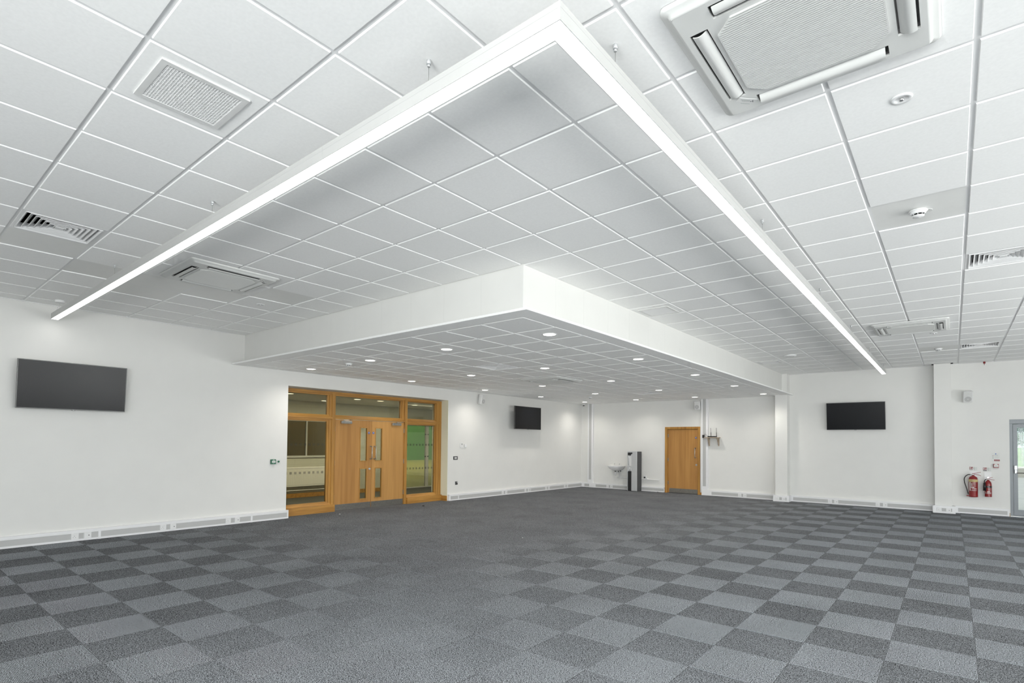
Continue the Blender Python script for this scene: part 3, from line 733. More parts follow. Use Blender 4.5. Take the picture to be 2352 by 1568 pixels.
dup(df, (-6.198, 13.150, HL), 'square louvred diffuser in the lowered ceiling above the oak single door')

# egg-crate return grilles
def make_egg(label, loc):
    t = thing('return_air_grille', label, 'ceiling vent', loc, group='egg crate return air grilles')
    mb = MB(); h = .215; k = .182
    mb.grid([-h, -k, k, h], [-h, -k, k, h], lambda i, j, u, w: not (i == 1 and j == 1), -.010, .0); mb.build('frame', 'offwhite', t, bevel=.0015)
    mb = MB(); n = 28
    for i in range(n + 1):
        p = -k + 2 * k * i / n; mb.box(p - .0011, p + .0011, -k, k, -.0085, .0); mb.box(-k, k, p - .0011, p + .0011, -.0085, .0)
    mb.build('egg_crate_core', 'white_metal', t)
    mb = MB(); mb.add([(-k, -k, -.0008), (k, -k, -.0008), (k, k, -.0008), (-k, k, -.0008)], [(0, 1, 2, 3)]); mb.build('backing', 'lid', t)
    return t
eg = make_egg('square egg-crate air grille near the top left of the photo', (GX - .3, GY + .3, HC - .004))
dup(eg, (GX - .3, GY + 10.55 * .6, HC - .004), 'square egg-crate air grille in the main ceiling beside the long bulkhead face')
dup(eg, (GX - .3, GY + 20.5 * .6, HC - .004), 'square egg-crate air grille in the main ceiling at the far end of the bulkhead')

# ================================================================== smoke detectors, emergency lights, access point
def make_smoke(label, loc):
    t = thing('smoke_detector', label, 'smoke detector', loc, group='white smoke detectors')
    mb = MB(); mb.lathe([(0, 0), (.062, 0), (.064, -.006), (.058, -.010), (.052, -.012)], 28); mb.build('base', 'white', t)
    mb = MB(); mb.lathe([(.052, -.011), (.054, -.016), (.050, -.026), (.044, -.030)], 28)
    for k in range(8):
        a = 2 * PI * k / 8; mb.box(-.002, .002, -.002, .002, -.044, -.028); 
        vs = mb.v[-8:]; mb.v[-8:] = [(x + .038 * math.cos(a), y + .038 * math.sin(a), z) for x, y, z in vs]
    mb.lathe([(.041, -.042), (.040, -.046), (.030, -.052), (.0, -.053)], 28); hd = mb.build('head', 'white', t)
    mb = MB(); mb.lathe([(.034, -.028), (.034, -.045)], 24); mb.build('sensing_chamber', 'black', hd)
    mb = MB(); mb.cyl((0, 0, -.052), (0, 0, -.0555), .008, 14); mb.build('indicator_lens', 'silver', hd)
    return t
sm = make_smoke('white smoke detector on a plain tile in the right part of the main ceiling', (GX + 4.5 * .6, GY + 7.5 * .6, HC - .0))
mb = MB(); mb.lathe([(.040, -.002), (.043, -.005), (.046, -.002)], 28); tag(mb.build('cable_ring', 'white', loc=(GX + 4.5 * .6 + .045, GY + 7.5 * .6 + .03, HC)), 'thin white ring on the plain ceiling tile beside the near smoke detector', 'ring')
dup(sm, (GX + 4.5 * .6, GY + 20.5 * .6, HC), 'white smoke detector in the far main ceiling before the square pillar')
dup(sm, (-8.0, 5.35, HL - .004), 'white smoke detector in the lowered ceiling near the oak screen')
dup(sm, (-8.06, 13.40, HL - .004), 'white smoke detector in the lowered ceiling near the far corner')
def make_em(label, loc):
    t = thing('ceiling_emergency_light', label, 'emergency light', loc, group='small round emergency lights')
    mb = MB(); mb.lathe([(0, -.002), (.028, -.002), (.030, -.006), (.046, -.007), (.050, -.003), (.050, 0)], 32); mb.build('bezel', 'white', t)
    mb = MB(); mb.lathe([(.0115, -.004), (.012, -.010), (.007, -.015), (0, -.016)], 20); mb.build('lens', 'chrome', t)
    return t
em = make_em('round emergency light set in the tile beyond the near air conditioner', (GX + 4.5 * .6, GY + 4.5 * .6, HC - .004))
dup(em, (GX - 7.5 * .6, GY + 4.5 * .6, HC - .004), 'round emergency light in the main ceiling near the left wall')
dup(em, (GX + 4.45 * .6, GY + 17.4 * .6, HC - .004), 'round emergency light in the far right main ceiling')
dup(em, (-7.40, 11.35, HL - .004), 'round emergency light in the lowered ceiling between two downlights')
t = thing('wireless_access_point', 'round white wireless access point on the far main ceiling near the bulkhead', 'access point', (GX + .5 * .6, GY + 19.1 * .6, HC - .004))
mb = MB(); mb.lathe([(0, 0), (.10, 0), (.115, -.012), (.112, -.028), (.09, -.036), (0, -.038)], 32); mb.build('housing', 'white', t)
mb = MB(); mb.lathe([(.060, -.0372), (.060, -.039), (.066, -.039), (.066, -.0372)], 32); mb.build('status_ring', 'lid', t)

# ================================================================== downlights in the lowered ceiling
def make_dl(label, loc):
    t = thing('downlight', label, 'downlight', loc, group='round downlights in the lowered ceiling')
    mb = MB(); mb.lathe([(.082, .0), (.094, .0), (.094, -.003), (.084, -.006), (.076, -.002)], 32); mb.build('bezel', 'white_metal', t)
    mb = MB(); mb.lathe([(0, -.0045), (.05, -.0040), (.078, -.0025)], 32); mb.build('lens', 'dlamp', t)
    return t
names_x = ['first from the left wall', 'second from the left wall', 'third from the left wall', 'next to the long bulkhead face']
names_y = ['front row', 'second row', 'middle row', 'fourth row', 'rear row by the back wall']
dl = None
for j in range(5):
    for i in range(4):
        p = (-9.20 + 1.8 * i, 5.35 + 2.4 * j, HL - .004); lab = 'lit round downlight, %s, %s' % (names_y[j], names_x[i])
        if dl is None: dl = make_dl(lab, p)
        else: dup(dl, p, lab)
        lt = bpy.data.lights.new('downlight_beam', 'SPOT'); lt.energy = DL_E; lt.color = (1.0, .95, .87); lt.spot_size = math.radians(150); lt.spot_blend = 1.0; lt.shadow_soft_size = .06
        lo = bpy.data.objects.new('downlight_beam', lt); COL.objects.link(lo); lo.location = (p[0], p[1], p[2] - .03)

# ================================================================== wall mounted screens
def make_tv(label, loc, rotz, tilt, gap, w=1.24, h=.705):
    t = thing('television', label, 'television', loc, rotz, 'flat screens on the walls')
    ca, sa = math.cos(tilt), math.sin(tilt)
    p = bpy.data.objects.new('screen_unit', None)
    mb = MB(); mb.box(-w / 2, w / 2, 0, .035, -h / 2, h / 2); mb.box(-.3, .3, .035, .055, -.25, .12)
    R_ = (tilt, 0, 0); lc = (0, -gap, 0)
    cs = mb.build('casing', 'bezel', t, bevel=.003, loc=lc, rot=R_)
    mb = MB(); mb.box(-w / 2 + .009, w / 2 - .009, -.0012, 0, -h / 2 + .012, h / 2 - .009); mb.build('screen', 'screen', cs)
    mb = MB(); mb.box(-.021, .021, -.003, .02, -h / 2 - .007, -h / 2 + .004, 0); mb.box(-.009, .009, -.0035, -.003, -h / 2 - .004, -h / 2 + .001, 1); mb.build('logo_tab', ['bezel', 'silver'], cs)
    mb = MB(); mb.box(-.25, .25, -.02, -.0015, -.20, .18); mb.box(-.20, -.16, -gap + .03, -.01, -.12, .12); mb.box(.16, .20, -gap + .03, -.01, -.12, .12); mb.build('wall_mount', 'black', t)
    return t
make_tv('large flat screen on the left wall at the left edge of the photo', (WL, 1.994, 2.221), LW, math.radians(5), .13, 1.24, .668)
make_tv('flat screen on the left wall beyond the oak screen, under the lowered ceiling', (WL, 12.49, 2.199), LW, 0.0, .25, 1.25, .660)
make_tv('flat screen on the back wall between the two square pillars', (-1.864, D, 2.221), 0, math.radians(6), .13, 1.24, .68)

# ================================================================== loudspeakers
def make_spk(label, loc, rotz, turn, nod):
    t = thing('wall_speaker', label, 'speaker', loc, rotz, 'white wall loudspeakers')
    mb = MB(); mb.prism([(-.085, 0), (-.055, -.10), (.055, -.10), (.085, 0)][::-1] , -.005, 0, 'XY')
    mb = MB(); prof = [(-.062, .075), (-.085, -.015), (-.082, -.045), (.082, -.045), (.085, -.015), (.062, .075)]
    mb.prism(prof, -.125, .125, 'XY')
    cb = mb.build('cabinet', 'white', t, bevel=.010, loc=(0, -.13, 0), rot=(nod, 0, turn))
    mb = MB(); mb.box(-.074, .074, -.0475, -.045, -.117, .117); mb.build('grille', 'offwhite', cb, bevel=.001)
    mb = MB(); mb.cyl((0, -.0475, -.045), (0, -.049, -.045), .060, 28, m=0); mb.cyl((0, -.049, -.045), (0, -.0505, -.045), .009, 14, m=1); mb.build('woofer', ['lid', 'white'], cb)
    mb = MB(); mb.box(-.03, .03, -.008, 0, -.05, .05); mb.cyl((0, -.005, 0), (0, -.075, 0), .010, 12); mb.box(-.012, .012, -.09, -.06, -.02, .02); mb.tube([(0, -.005, .05), (.005, -.008, .10), (0, -.003, .16)], .003, 6); mb.build('bracket', 'white', t)
    return t
make_spk('small white loudspeaker on the left wall above the thermostat, beside the hanging screen', (WL, 10.62, 2.62), LW, math.radians(4), math.radians(10))
make_spk('small white loudspeaker on the back wall above the oak single door', (-5.80, D, 2.625), 0, math.radians(3), math.radians(8))
make_spk('small white loudspeaker on the back wall above the fire extinguishers', (.268, D, 2.605), 0, math.radians(4), math.radians(22))

# security camera in the far corner
t = thing('security_camera', 'small white dome security camera in the far ceiling corner', 'security camera', (-9.70, 15.70, HL - .004))
mb = MB(); mb.lathe([(0, 0), (.055, 0), (.058, -.03), (.045, -.042), (.036, -.044)], 24); mb.build('ceiling_mount', 'white', t)
mb = MB(); mb.lathe([(.036, -.043), (.033, -.058), (.020, -.072), (0, -.077)], 24); mb.build('dome', 'black', t)

# red beacon at the ceiling
t = thing('ceiling_alarm_beacon', 'small dark red alarm beacon hanging at the ceiling edge above the extinguishers', 'alarm beacon', (.552, D - .12, HC - .004))
mb = MB(); mb.cyl((0, 0, 0), (0, 0, -.042), .020, 16); mb.build('housing', 'red', t)
mb = MB(); mb.cyl((0, 0, -.042), (0, 0, -.075), .006, 10, r2=.004); mb.build('probe', 'red', t)

# ================================================================== sockets in the trunking
def make_sock(label, loc, rotz):
    t = thing('power_socket', label, 'socket', loc, rotz, 'power sockets in the skirting trunking')
    mb = MB(); mb.box(-.043, .043, -.009, 0, -.043, .043); mb.build('plate', 'white', t, bevel=.002)
    mb = MB(); mb.box(.014, .030, -.013, -.009, .008, .030); mb.build('switch_rocker', 'white', t)
    mb = MB(); mb.box(-.010, -.004, -.0096, -.009, .002, .009); mb.box(-.024, -.018, -.0096, -.009, -.018, -.013); mb.box(.004, .010, -.0096, -.009, -.018, -.013); mb.build('pin_holes', 'darkink', t)
    return t
def make_data(label, loc, rotz):
    t = thing('data_socket', label, 'socket', loc, rotz, 'data sockets in the skirting trunking')
    mb = MB(); mb.box(-.043, .043, -.009, 0, -.043, .043); mb.build('plate', 'white', t, bevel=.002)
    mb = MB(); mb.box(-.012, .024, -.0105, -.009, -.015, .015); md = mb.build('module', 'white', t)
    mb = MB(); mb.box(.006, .018, -.0112, -.0105, -.007, .006); mb.build('port', 'darkink', md)
    return t
ps = ds = None
spots = []
for k, (a, b) in enumerate(((2.063, 2.212), (3.183, 3.326), (4.184, 4.336))):
    w = ['nearest the photo\'s left edge', 'midway to the oak screen', 'just before the oak screen'][k]
    spots.append((WL + .056, a, LW, 0, 'in the left wall trunking, ' + w)); spots.append((WL + .056, b, LW, 1, 'in the left wall trunking, ' + w))
for k, (a, b) in enumerate(((11.59, 11.743), (12.625, 12.785), (13.67, 13.824), (14.715, 14.87))):
    w = ['first beyond the oak screen', 'below the flat screen', 'second from the far corner', 'nearest the far corner'][k]
    spots.append((WL + .056, a, LW, 0, 'in the left wall trunking, ' + w)); spots.append((WL + .056, b, LW, 1, 'in the left wall trunking, ' + w))
for a, b, w in ((-8.80, -8.655, 'below the wash basin'), (-4.628, -4.493, 'between oak door and left pillar'), (-2.427, -2.29, 'left of the pair below the back wall screen\'s right side'), (-1.42, -1.272, 'right-hand pair under the back wall screen')):
    if a == -2.427: w = 'under the screen\'s left end'
    if a == -1.42: w = 'under the screen\'s right end'
    spots.append((a, D - .056, 0, 0, 'in the back wall trunking, ' + w)); spots.append((b, D - .056, 0, 1, 'in the back wall trunking, ' + w))
for a, b, w in ((-3.59, -3.44, 'at the foot of the left square pillar'), (-.247, -.085, 'at the foot of the right square pillar')):
    spots.append((a, D - .337, 0, 0, w)); spots.append((b, D - .337, 0, 1, w))
for x, y, rz, kind, w in spots:
    if kind == 0:
        lab = 'white power socket ' + w
        if ps is None: ps = make_sock(lab, (x, y, .074), rz)
        else: dup(ps, (x, y, .074), lab, rotz=rz)
    else:
        lab = 'white data socket ' + w
        if ds is None: ds = make_data(lab, (x, y, .074), rz)
        else: dup(ds, (x, y, .074), lab, rotz=rz)

# ================================================================== small things on the left wall
t = thing('break_glass_unit', 'green and white emergency door release box left of the oak screen', 'emergency release', (WL, 4.985, 1.083), LW)
mb = MB(); mb.box(-.048, .048, -.035, 0, -.045, .045); bx = mb.build('housing', 'green', t, bevel=.005)
mb = MB(); mb.box(-.030, .034, -.037, -.035, -.020, .020); fc = mb.build('window', 'paper', t)
mb = MB(); mb.box(-.020, .024, -.0375, -.037, .003, .007); mb.box(-.012, .016, -.0375, -.037, -.004, -.001); mb.build('print', 'ink', fc)
mb = MB(); mb.box(-.008, .016, -.0355, -.035, .027, .036); mb.box(-.004, .006, -.0355, -.035, -.036, -.030); mb.build('symbol', 'paper', bx)
t = thing('exit_button', 'white plate with green push button beside the green release box', 'exit button', (WL, 5.088, 1.083), LW)
mb = MB(); mb.box(-.043, .043, -.010, 0, -.043, .043); mb.build('plate', 'offwhite', t, bevel=.002)
mb = MB(); mb.cyl((0, -.010, 0), (0, -.014, 0), .024, 20, m=1); mb.cyl((0, -.014, 0), (0, -.026, 0), .019, 20); mb.build('button', ['green', 'white'], t)
t = thing('thermostat', 'white wall thermostat with small grey display right of the oak screen', 'thermostat', (WL, 9.97, 1.402), LW)
mb = MB(); mb.box(-.045, .045, -.022, 0, -.060, .060); mb.build('case', 'white', t, bevel=.004)
mb = MB(); mb.box(-.010, .034, -.0235, -.022, .004, .044); dsx = mb.build('display', 'ink', t)
mb = MB(); mb.box(-.006, .010, -.0242, -.0235, .028, .038); mb.box(.014, .030, -.0242, -.0235, .028, .038); mb.box(-.006, .030, -.0242, -.0235, .010, .022); mb.build('digits', 'lid', dsx)
mb = MB(); mb.box(-.020, .020, -.0235, -.022, -.032, -.022); mb.build('buttons', 'offwhite', t)
t = thing('temperature_sensor', 'small plain white box mounted just right of the thermostat', 'sensor', (WL, 10.115, 1.388), LW)
mb = MB(); mb.box(-.040, .040, -.026, 0, -.042, .042); mb.build('case', 'white', t, bevel=.004)
t = thing('light_switch', 'dark metal switch plate with three white rockers right of the oak screen', 'light switch', (WL, 9.77, 1.073), LW)
mb = MB(); mb.box(-.078, .078, -.008, 0, -.044, .044); mb.build('plate', 'darkgrey', t, bevel=.002)
for k in range(3): mb = MB(); mb.box(-.042 + k * .030, -.020 + k * .030, -.012, -.008, -.022, .022); mb.build('rocker', 'white', t, bevel=.001)
t = thing('metal_socket', 'small dark metal power socket low on the left wall below the switch plate', 'socket', (WL, 9.813, .432), LW)
mb = MB(); mb.box(-.043, .043, -.008, 0, -.043, .043); mb.build('plate', 'darkgrey', t, bevel=.002)
mb = MB(); mb.box(.010, .028, -.012, -.008, .012, .034); mb.build('switch_rocker', 'white', t)
mb = MB(); mb.box(-.010, -.004, -.0086, -.008, .002, .009); mb.box(-.024, -.018, -.0086, -.008, -.018, -.013); mb.box(.004, .010, -.0086, -.008, -.018, -.013); mb.build('pin_holes', 'black', t)

# ================================================================== wash basin
t = thing('wash_basin', 'white ceramic wall-hung wash basin with two small taps by the far corner', 'sink', (-8.46, D, .745))
mb = MB(); nU = 28; prof = [(1.0, .0), (1.0, .018), (.97, .018), (.86, .004), (.70, -.03), (.45, -.075), (.16, -.09)]
def bas(s, z):
    out = []
    for k in range(nU):
        a = PI * k / (nU - 1); x = .275 * s * math.cos(a) ; y = -.40 * s * math.sin(a) ** .75
        out.append((x, y, z))
    return out
outer = [(1.0, .018), (1.0, .004), (.95, -.030), (.82, -.075), (.60, -.115), (.34, -.145), (.18, -.150)]
L_ = [bas(s, z) for s, z in outer]; vs = [v for l in L_ for v in l]; fs = []
for i in range(len(L_) - 1):
    for k in range(nU - 1): fs.append((i * nU + k, i * nU + k + 1, (i + 1) * nU + k + 1, (i + 1) * nU + k))
mb.add(vs, fs, 0, True); mb.add(L_[-1], [tuple(range(nU))], 0)
mb.add([v for l in L_ for v in (l[0], l[-1])], [(2 * i, 2 * i + 1, 2 * i + 3, 2 * i + 2) for i in range(len(L_) - 1)], 0)
inner = [(1.0, .018), (.90, .018), (.84, .006), (.70, -.040), (.45, -.085), (.15, -.100)]
cy = -.17
L2_ = [[(x, (y - cy) * (1 if s == 1 else 1) + cy if s == 1 else cy + (y / max(s, .01) - cy) * s - 0.0, z) for (x, y, z) in bas(s, z)] for s, z in inner]
L2_ = [bas(1.0, .018)] + [[(x, min(y - .06, -.06 - .0) if False else (y * .80 - .075), z) for x, y, z in bas(s, z)] for s, z in inner[1:]]
vs = [v for l in L2_ for v in l]; fs = []
for i in range(len(L2_) - 1):
    for k in range(nU - 1): fs.append((i * nU + k, i * nU + k + 1, (i + 1) * nU + k + 1, (i + 1) * nU + k))
    if i > 0: fs.append((i * nU + nU - 1, i * nU, (i + 1) * nU, (i + 1) * nU + nU - 1))
mb.add(vs, fs, 0, True); mb.add(L2_[-1], [tuple(range(nU))], 0)
a, b = L2_[0][0], L2_[0][-1]; c, d = L2_[1][0], L2_[1][-1]; mb.add([a, c, d, b], [(0, 1, 2, 3)], 0)
mb.box(-.16, .16, -.085, 0, .015, .034)
mb.build('basin', 'ceramic', t)
for x in (-.085, .085):
    mb = MB(); mb.cyl((x, -.045, .034), (x, -.045, .085), .010, 12); mb.tube([(x, -.045, .062), (x, -.085, .068), (x, -.115, .058)], .008, 8); mb.cyl((x, -.045, .085), (x, -.045, .094), .018, 14); mb.box(x - .020, x + .020, -.049, -.041, .090, .096); mb.build('tap', 'chrome', t)
mb = MB(); mb.cyl((0, -.16, -.150), (0, -.16, -.175), .026, 16, m=1); mb.cyl((0, -.16, -.175), (0, -.16, -.295), .024, 18, m=0); mb.cyl((0, -.16, -.295), (0, -.16, -.305), .018, 14, m=0); mb.tube([(0, -.16, -.20), (.04, -.12, -.20), (.075, -.06, -.21), (.08, -.04, -.26), (.08, -.03, -.325), (.08, -.03, -.332)], .014, 10, m=0, sub=4); mb.build('bottle_trap', ['white', 'black'], t)
mb = MB(); mb.tube([(.13, -.05, .0), (.13, -.05, -.12), (.135, -.03, -.20), (.15, -.02, -.26), (.20, -.02, -.275), (.33, -.02, -.28)], .0075, 8, m=0, sub=4); mb.cyl((.13, -.05, -.13), (.13, -.05, -.175), .012, 10, m=1); mb.cyl((.06, -.06, -.13), (.06, -.06, -.19), .011, 10, m=1); mb.build('supply_pipe', ['white', 'black'], t)
t = thing('waste_pipe', 'white plastic waste pipe running along the wall beneath the basin and past the cooler', 'pipe', (-8.46, D, .385))
mb = MB(); mb.tube([(0.0, -.03, 0), (.2, -.03, -.002), (.45, -.03, -.006), (1.30, -.03, -.018), (1.42, -.03, -.02)], .016, 12); mb.cyl((1.42, -.03, -.02), (1.42, .0, -.02), .016, 12); mb.build('pipe_run', 'white', t)
for x in (.12, .45, 1.05): mb = MB(); mb.box(x - .01, x + .01, -.05, 0, -.022, .018); mb.build('pipe_mount', 'white', t)

# ================================================================== water cooler
t = thing('water_cooler', 'tall silver and black freestanding water cooler between basin and oak door', 'water cooler', (-7.757, 15.588, 0))
W_, Dp, H_ = .320, .345, 1.235
x0, x1, y0, y1 = -W_ / 2, W_ / 2, -.172, .172
mb = MB(); mb.box(x0 + .006, x1 - .0, y0 + .035, y1, .004, H_); mb.build('side_casing', 'darkgrey', t, bevel=.006)
mb = MB(); mb.box(x0, x1 + .001, y0, y0 + .034, .012, H_ + .006)
# cut-out look: columns of the silver front around a recessed bay
mb = MB()
mb.box(x0 + .140, x1, y0, y0 + .038, .012, H_ + .006); mb.box(x0, x0 + .016, y0, y0 + .038, .012, H_ + .006); mb.box(x0 + .016, x0 + .140, y0, y0 + .038, H_ - .045, H_ + .006)
mb.box(x0 + .016, x0 + .140, y0, y0 + .038, .75, .79)
mb.build('front_panel', 'silver', t, bevel=.004)
mb = MB(); mb.box(x0 + .016, x0 + .140, y0 + .020, y0 + .036, .79, H_ - .045); mb.box(x0 + .016, x0 + .140, y0 + .022, y0 + .036, .60, .75); mb.build('dispensing_bay', 'white', t)
mb = MB(); mb.box(x0 + .018, x0 + .175, y0 - .004, y0 + .022, H_ - .072, H_ - .030); mb.box(x0 + .018, x0 + .120, y0 - .004, y0 + .022, H_ - .115, H_ - .072)
mb.cyl((x0 + .05, y0 + .01, H_ - .115), (x0 + .05, y0 + .01, H_ - .135), .008, 10); mb.cyl((x0 + .09, y0 + .01, H_ - .115), (x0 + .09, y0 + .01, H_ - .135), .008, 10)
mb.build('tap_head', 'black', t)
mb = MB(); mb.cyl((x0 + .045, y0 + .012, .80), (x0 + .045, y0 + .012, H_ - .12), .014, 14); mb.cyl((x0 + .085, y0 + .014, .62), (x0 + .085, y0 + .014, .745), .030, 16); mb.build('cup_tube', 'silver', t)
mb = MB(); mb.prism([(x0 + .016, .014), (x0 + .132, .014), (x0 + .132, .62), (x0 + .10, .635), (x0 + .05, .63), (x0 + .016, .605)], y0 + .004, y0 + .030, 'XZ'); mb.build('lower_door', 'black', t)
mb = MB(); mb.box(x1 - .0005, x1 + .0008, y0 + .05, y1 - .01, .826, .829); mb.cyl((x1 - .001, .03, H_ - .085), (x1 + .003, .03, H_ - .085), .016, 16); mb.build('side_detail', 'black', t)
t = thing('fused_switch', 'small switch with black plug on the wall right of the water cooler', 'socket', (-7.50, D, .44))
mb = MB(); mb.box(-.043, .043, -.010, 0, -.043, .043); mb.build('plate', 'white', t, bevel=.002)
mb = MB(); mb.box(-.026, .020, -.050, -.010, -.035, .008); mb.build('plug', 'black', t, bevel=.004)

# ================================================================== router shelf
t = thing('router_shelf', 'bare pine shelf on two timber brackets right of the tall trunking', 'shelf', (-5.365, D, 1.672))
mb = MB(); mb.prism([(-.215, -.20), (.20, -.20), (.20, 0), (-.150, 0), (-.150, -.062), (-.215, -.062)], 0, .018); mb.build('board', 'pine', t, bevel=.001)
for x in (-.125, .145):
    mb = MB(); mb.box(x - .016, x + .016, -.022, 0, -.235, 0); mb.box(x - .016, x + .016, -.17, 0, -.022, 0); mb.prism([(-.16, -.022), (-.135, -.022), (-.022, -.17), (-.022, -.20)], x - .012, x + .012, 'YZ'); mb.build('bracket', 'pine', t)
t = thing('wifi_router', 'black wireless router with two upright aerials on the pine shelf', 'router', (-5.375, D - .10, 1.691))
mb = MB(); mb.box(-.115, .115, -.07, .07, 0, .032); mb.build('case', 'black', t, bevel=.008)
for x in (-.055, .108): mb = MB(); mb.cyl((x, .05, .02), (x - .002, .05, .14), .0085, 10); mb.cyl((x - .002, .05, .14), (x - .010, .05, .272), .0045, 8); mb.build('aerial', 'darkgrey', t)
t = thing('plug_adapter', 'black plug-in power adapter on the tall trunking beside the router shelf', 'power adapter', (-5.635, D - .056, 1.715))
mb = MB(); mb.box(-.030, .030, -.045, 0, -.045, .045); mb.build('body', 'black', t, bevel=.005)
mb = MB(); mb.tube([(.02, -.03, .04), (.03, -.02, .075), (.07, -.03, .055), (.12, -.03, .02), (.17, -.03, .012)], .0025, 6, 0, 4); mb.build('lead', 'black', t)

# ================================================================== fire extinguishers and notices
t = thing('fire_extinguisher', 'larger red foam fire extinguisher with black hose curving at its left', 'fire extinguisher', (.343, D - .115, .385), group='fire extinguishers by the glazed door')
R1 = .078
mb = MB(); mb.lathe([(0, 0), (R1 - .004, 0), (R1 + .002, .004), (R1 + .002, .03), (R1, .034), (R1, .395), (R1 * .9, .430), (R1 * .6, .452), (.026, .462), (.022, .475), (0, .475)], 32); cyl_ = mb.build('cylinder', 'red', t)
mb = MB(); mb.lathe([(R1 + .0008, .335), (R1 + .0008, .388)], 32); mb.build('band', 'cream', cyl_)
vs, fs = text_mesh('Foam', .042)
def wrap(vs, r, z, a0=-PI / 2, s=1): return [((r) * math.cos(a0 + s * v[0] / r), (r) * math.sin(a0 + s * v[0] / r), z + v[1]) for v in vs]
mb = MB(); mb.add(wrap(vs, R1 + .0018, .361), fs); mb.build('lettering', 'darkink', cyl_)
def curved_lines(mb, r, rows, m=0):
    for z, h, a, b in rows:
        n = max(2, int((b - a) / .02)); v = []
        for k in range(n + 1):
            an = -PI / 2 + (a + (b - a) * k / n) / r
            v += [(r * math.cos(an), r * math.sin(an), z), (r * math.cos(an), r * math.sin(an), z + h)]
        mb.add(v, [(2 * k, 2 * k + 2, 2 * k + 3, 2 * k + 1) for k in range(n)], m)
mb = MB(); curved_lines(mb, R1 + .0012, [(.318, .003, -.035, .06), (.298, .003, -.01, .05), (.292, .002, -.01, .045), (.272, .003, -.01, .055), (.244, .003, -.01, .055), (.205, .018, -.04, .015), (.190, .003, -.03, .06), (.182, .003, -.03, .06), (.172, .003, -.03, .06), (.150, .004, -.03, .06), (.140, .004, -.04, .06), (.285, .018, -.035, -.018), (.260, .018, -.035, -.018), (.235, .018, -.035, -.018), (.140, .19, -.075, -.050)]); mb.build('label_print', 'paper', cyl_)
mb = MB(); mb.cyl((0, 0, .475), (0, 0, .505), .018, 14); mb.cyl((-.05, 0, .492), (.01, 0, .492), .011, 12); mb.build('valve', 'chrome', t)
mb = MB(); mb.prism([(-.015, .508), (.02, .512), (.13, .545), (.128, .553), (.018, .524), (-.018, .520)], -.009, .009, 'XZ'); mb.build('squeeze_lever', 'red', t)
mb = MB(); mb.prism([(-.012, .500), (.02, .506), (.10, .492), (.135, .472), (.132, .466), (.095, .482), (.02, .494), (-.012, .492)], -.009, .009, 'XZ'); mb.build('carry_handle', 'red', t)
mb = MB(); mb.tube([(-.05, 0, .492), (-.085, 0, .487), (-.125, -.005, .455), (-.150, -.008, .40), (-.150, -.01, .34), (-.130, -.01, .25), (-.105, -.01, .15), (-.088, -.01, .065)], .0095, 10, 0, 5); mb.build('hose', 'black', t)
mb = MB(); mb.cyl((-.088, -.01, .065), (-.084, -.01, .040), .008, 10, m=0); mb.box(-.115, -.060, -.03, .01, .012, .038, 1); mb.build('nozzle', ['silver', 'red'], t)
mb = MB(); mb.box(-.03, .03, .085, .113, .34, .40); mb.build('wall_mount', 'red', t)

t = thing('fire_extinguisher', 'smaller red carbon dioxide fire extinguisher with a black horn, nearer the glazed door', 'fire extinguisher', (.592, D - .085, .405), group='fire extinguishers by the glazed door')
R2 = .060
mb = MB(); mb.lathe([(0, 0), (R2, 0), (R2 + .002, .003), (R2, .01), (R2, .265), (R2 * .92, .300), (R2 * .70, .330), (.024, .350), (.020, .362), (0, .362)], 28); c2 = mb.build('cylinder', 'red', t)
mb = MB(); mb.lathe([(R2 + .0008, .198), (R2 + .0008, .238)], 28); mb.build('band', 'black', c2)
vs, fs = text_mesh('CO', .026); mb = MB(); mb.add(wrap([(v[0] - .002, v[1], 0) for v in vs], R2 + .0018, .219), fs)
vs, fs = text_mesh('2', .016); mb.add(wrap([(v[0] + .023, v[1], 0) for v in vs], R2 + .0018, .211), fs)
curved_lines(mb, R2 + .0012, [(.188, .003, -.005, .05), (.176, .002, -.005, .035), (.165, .002, -.005, .045), (.152, .003, 0, .05), (.135, .002, 0, .04), (.105, .014, -.02, .03), (.095, .003, -.03, .05), (.086, .003, -.03, .05), (.077, .003, -.03, .05), (.068, .004, -.03, .05), (.066, .05, -.058, -.046)])
mb.build('lettering', 'paper', c2)
mb = MB(); mb.cyl((0, 0, .362), (0, 0, .392), .014, 12); mb.cyl((0, 0, .380), (-.03, 0, .378), .008, 10); mb.box(-.018, .016, .012, .014, .395, .43); mb.build('valve', 'chrome', t)
mb = MB(); mb.prism([(-.02, .390), (.015, .398), (.075, .425), (.072, .432), (.012, .408), (-.022, .398)], -.008, .008, 'XZ'); mb.build('squeeze_lever', 'red', t)
mb = MB(); mb.prism([(-.01, .388), (.02, .390), (.105, .372), (.103, .364), (.02, .380), (-.01, .380)], -.008, .008, 'XZ'); mb.build('carry_handle', 'red', t)
mb = MB(); mb.tube([(-.03, 0, .378), (-.050, 0, .365), (-.062, -.01, .335), (-.062, -.02, .30)], .008, 8, m=0, sub=4); mb.cyl((-.060, -.03, .30), (-.056, -.03, .13), .020, 16, r2=.030, m=0); mb.build('discharge_horn', 'black', t)
mb = MB(); mb.box(-.02, .02, .062, .083, .22, .27); mb.build('wall_mount', 'red', t)

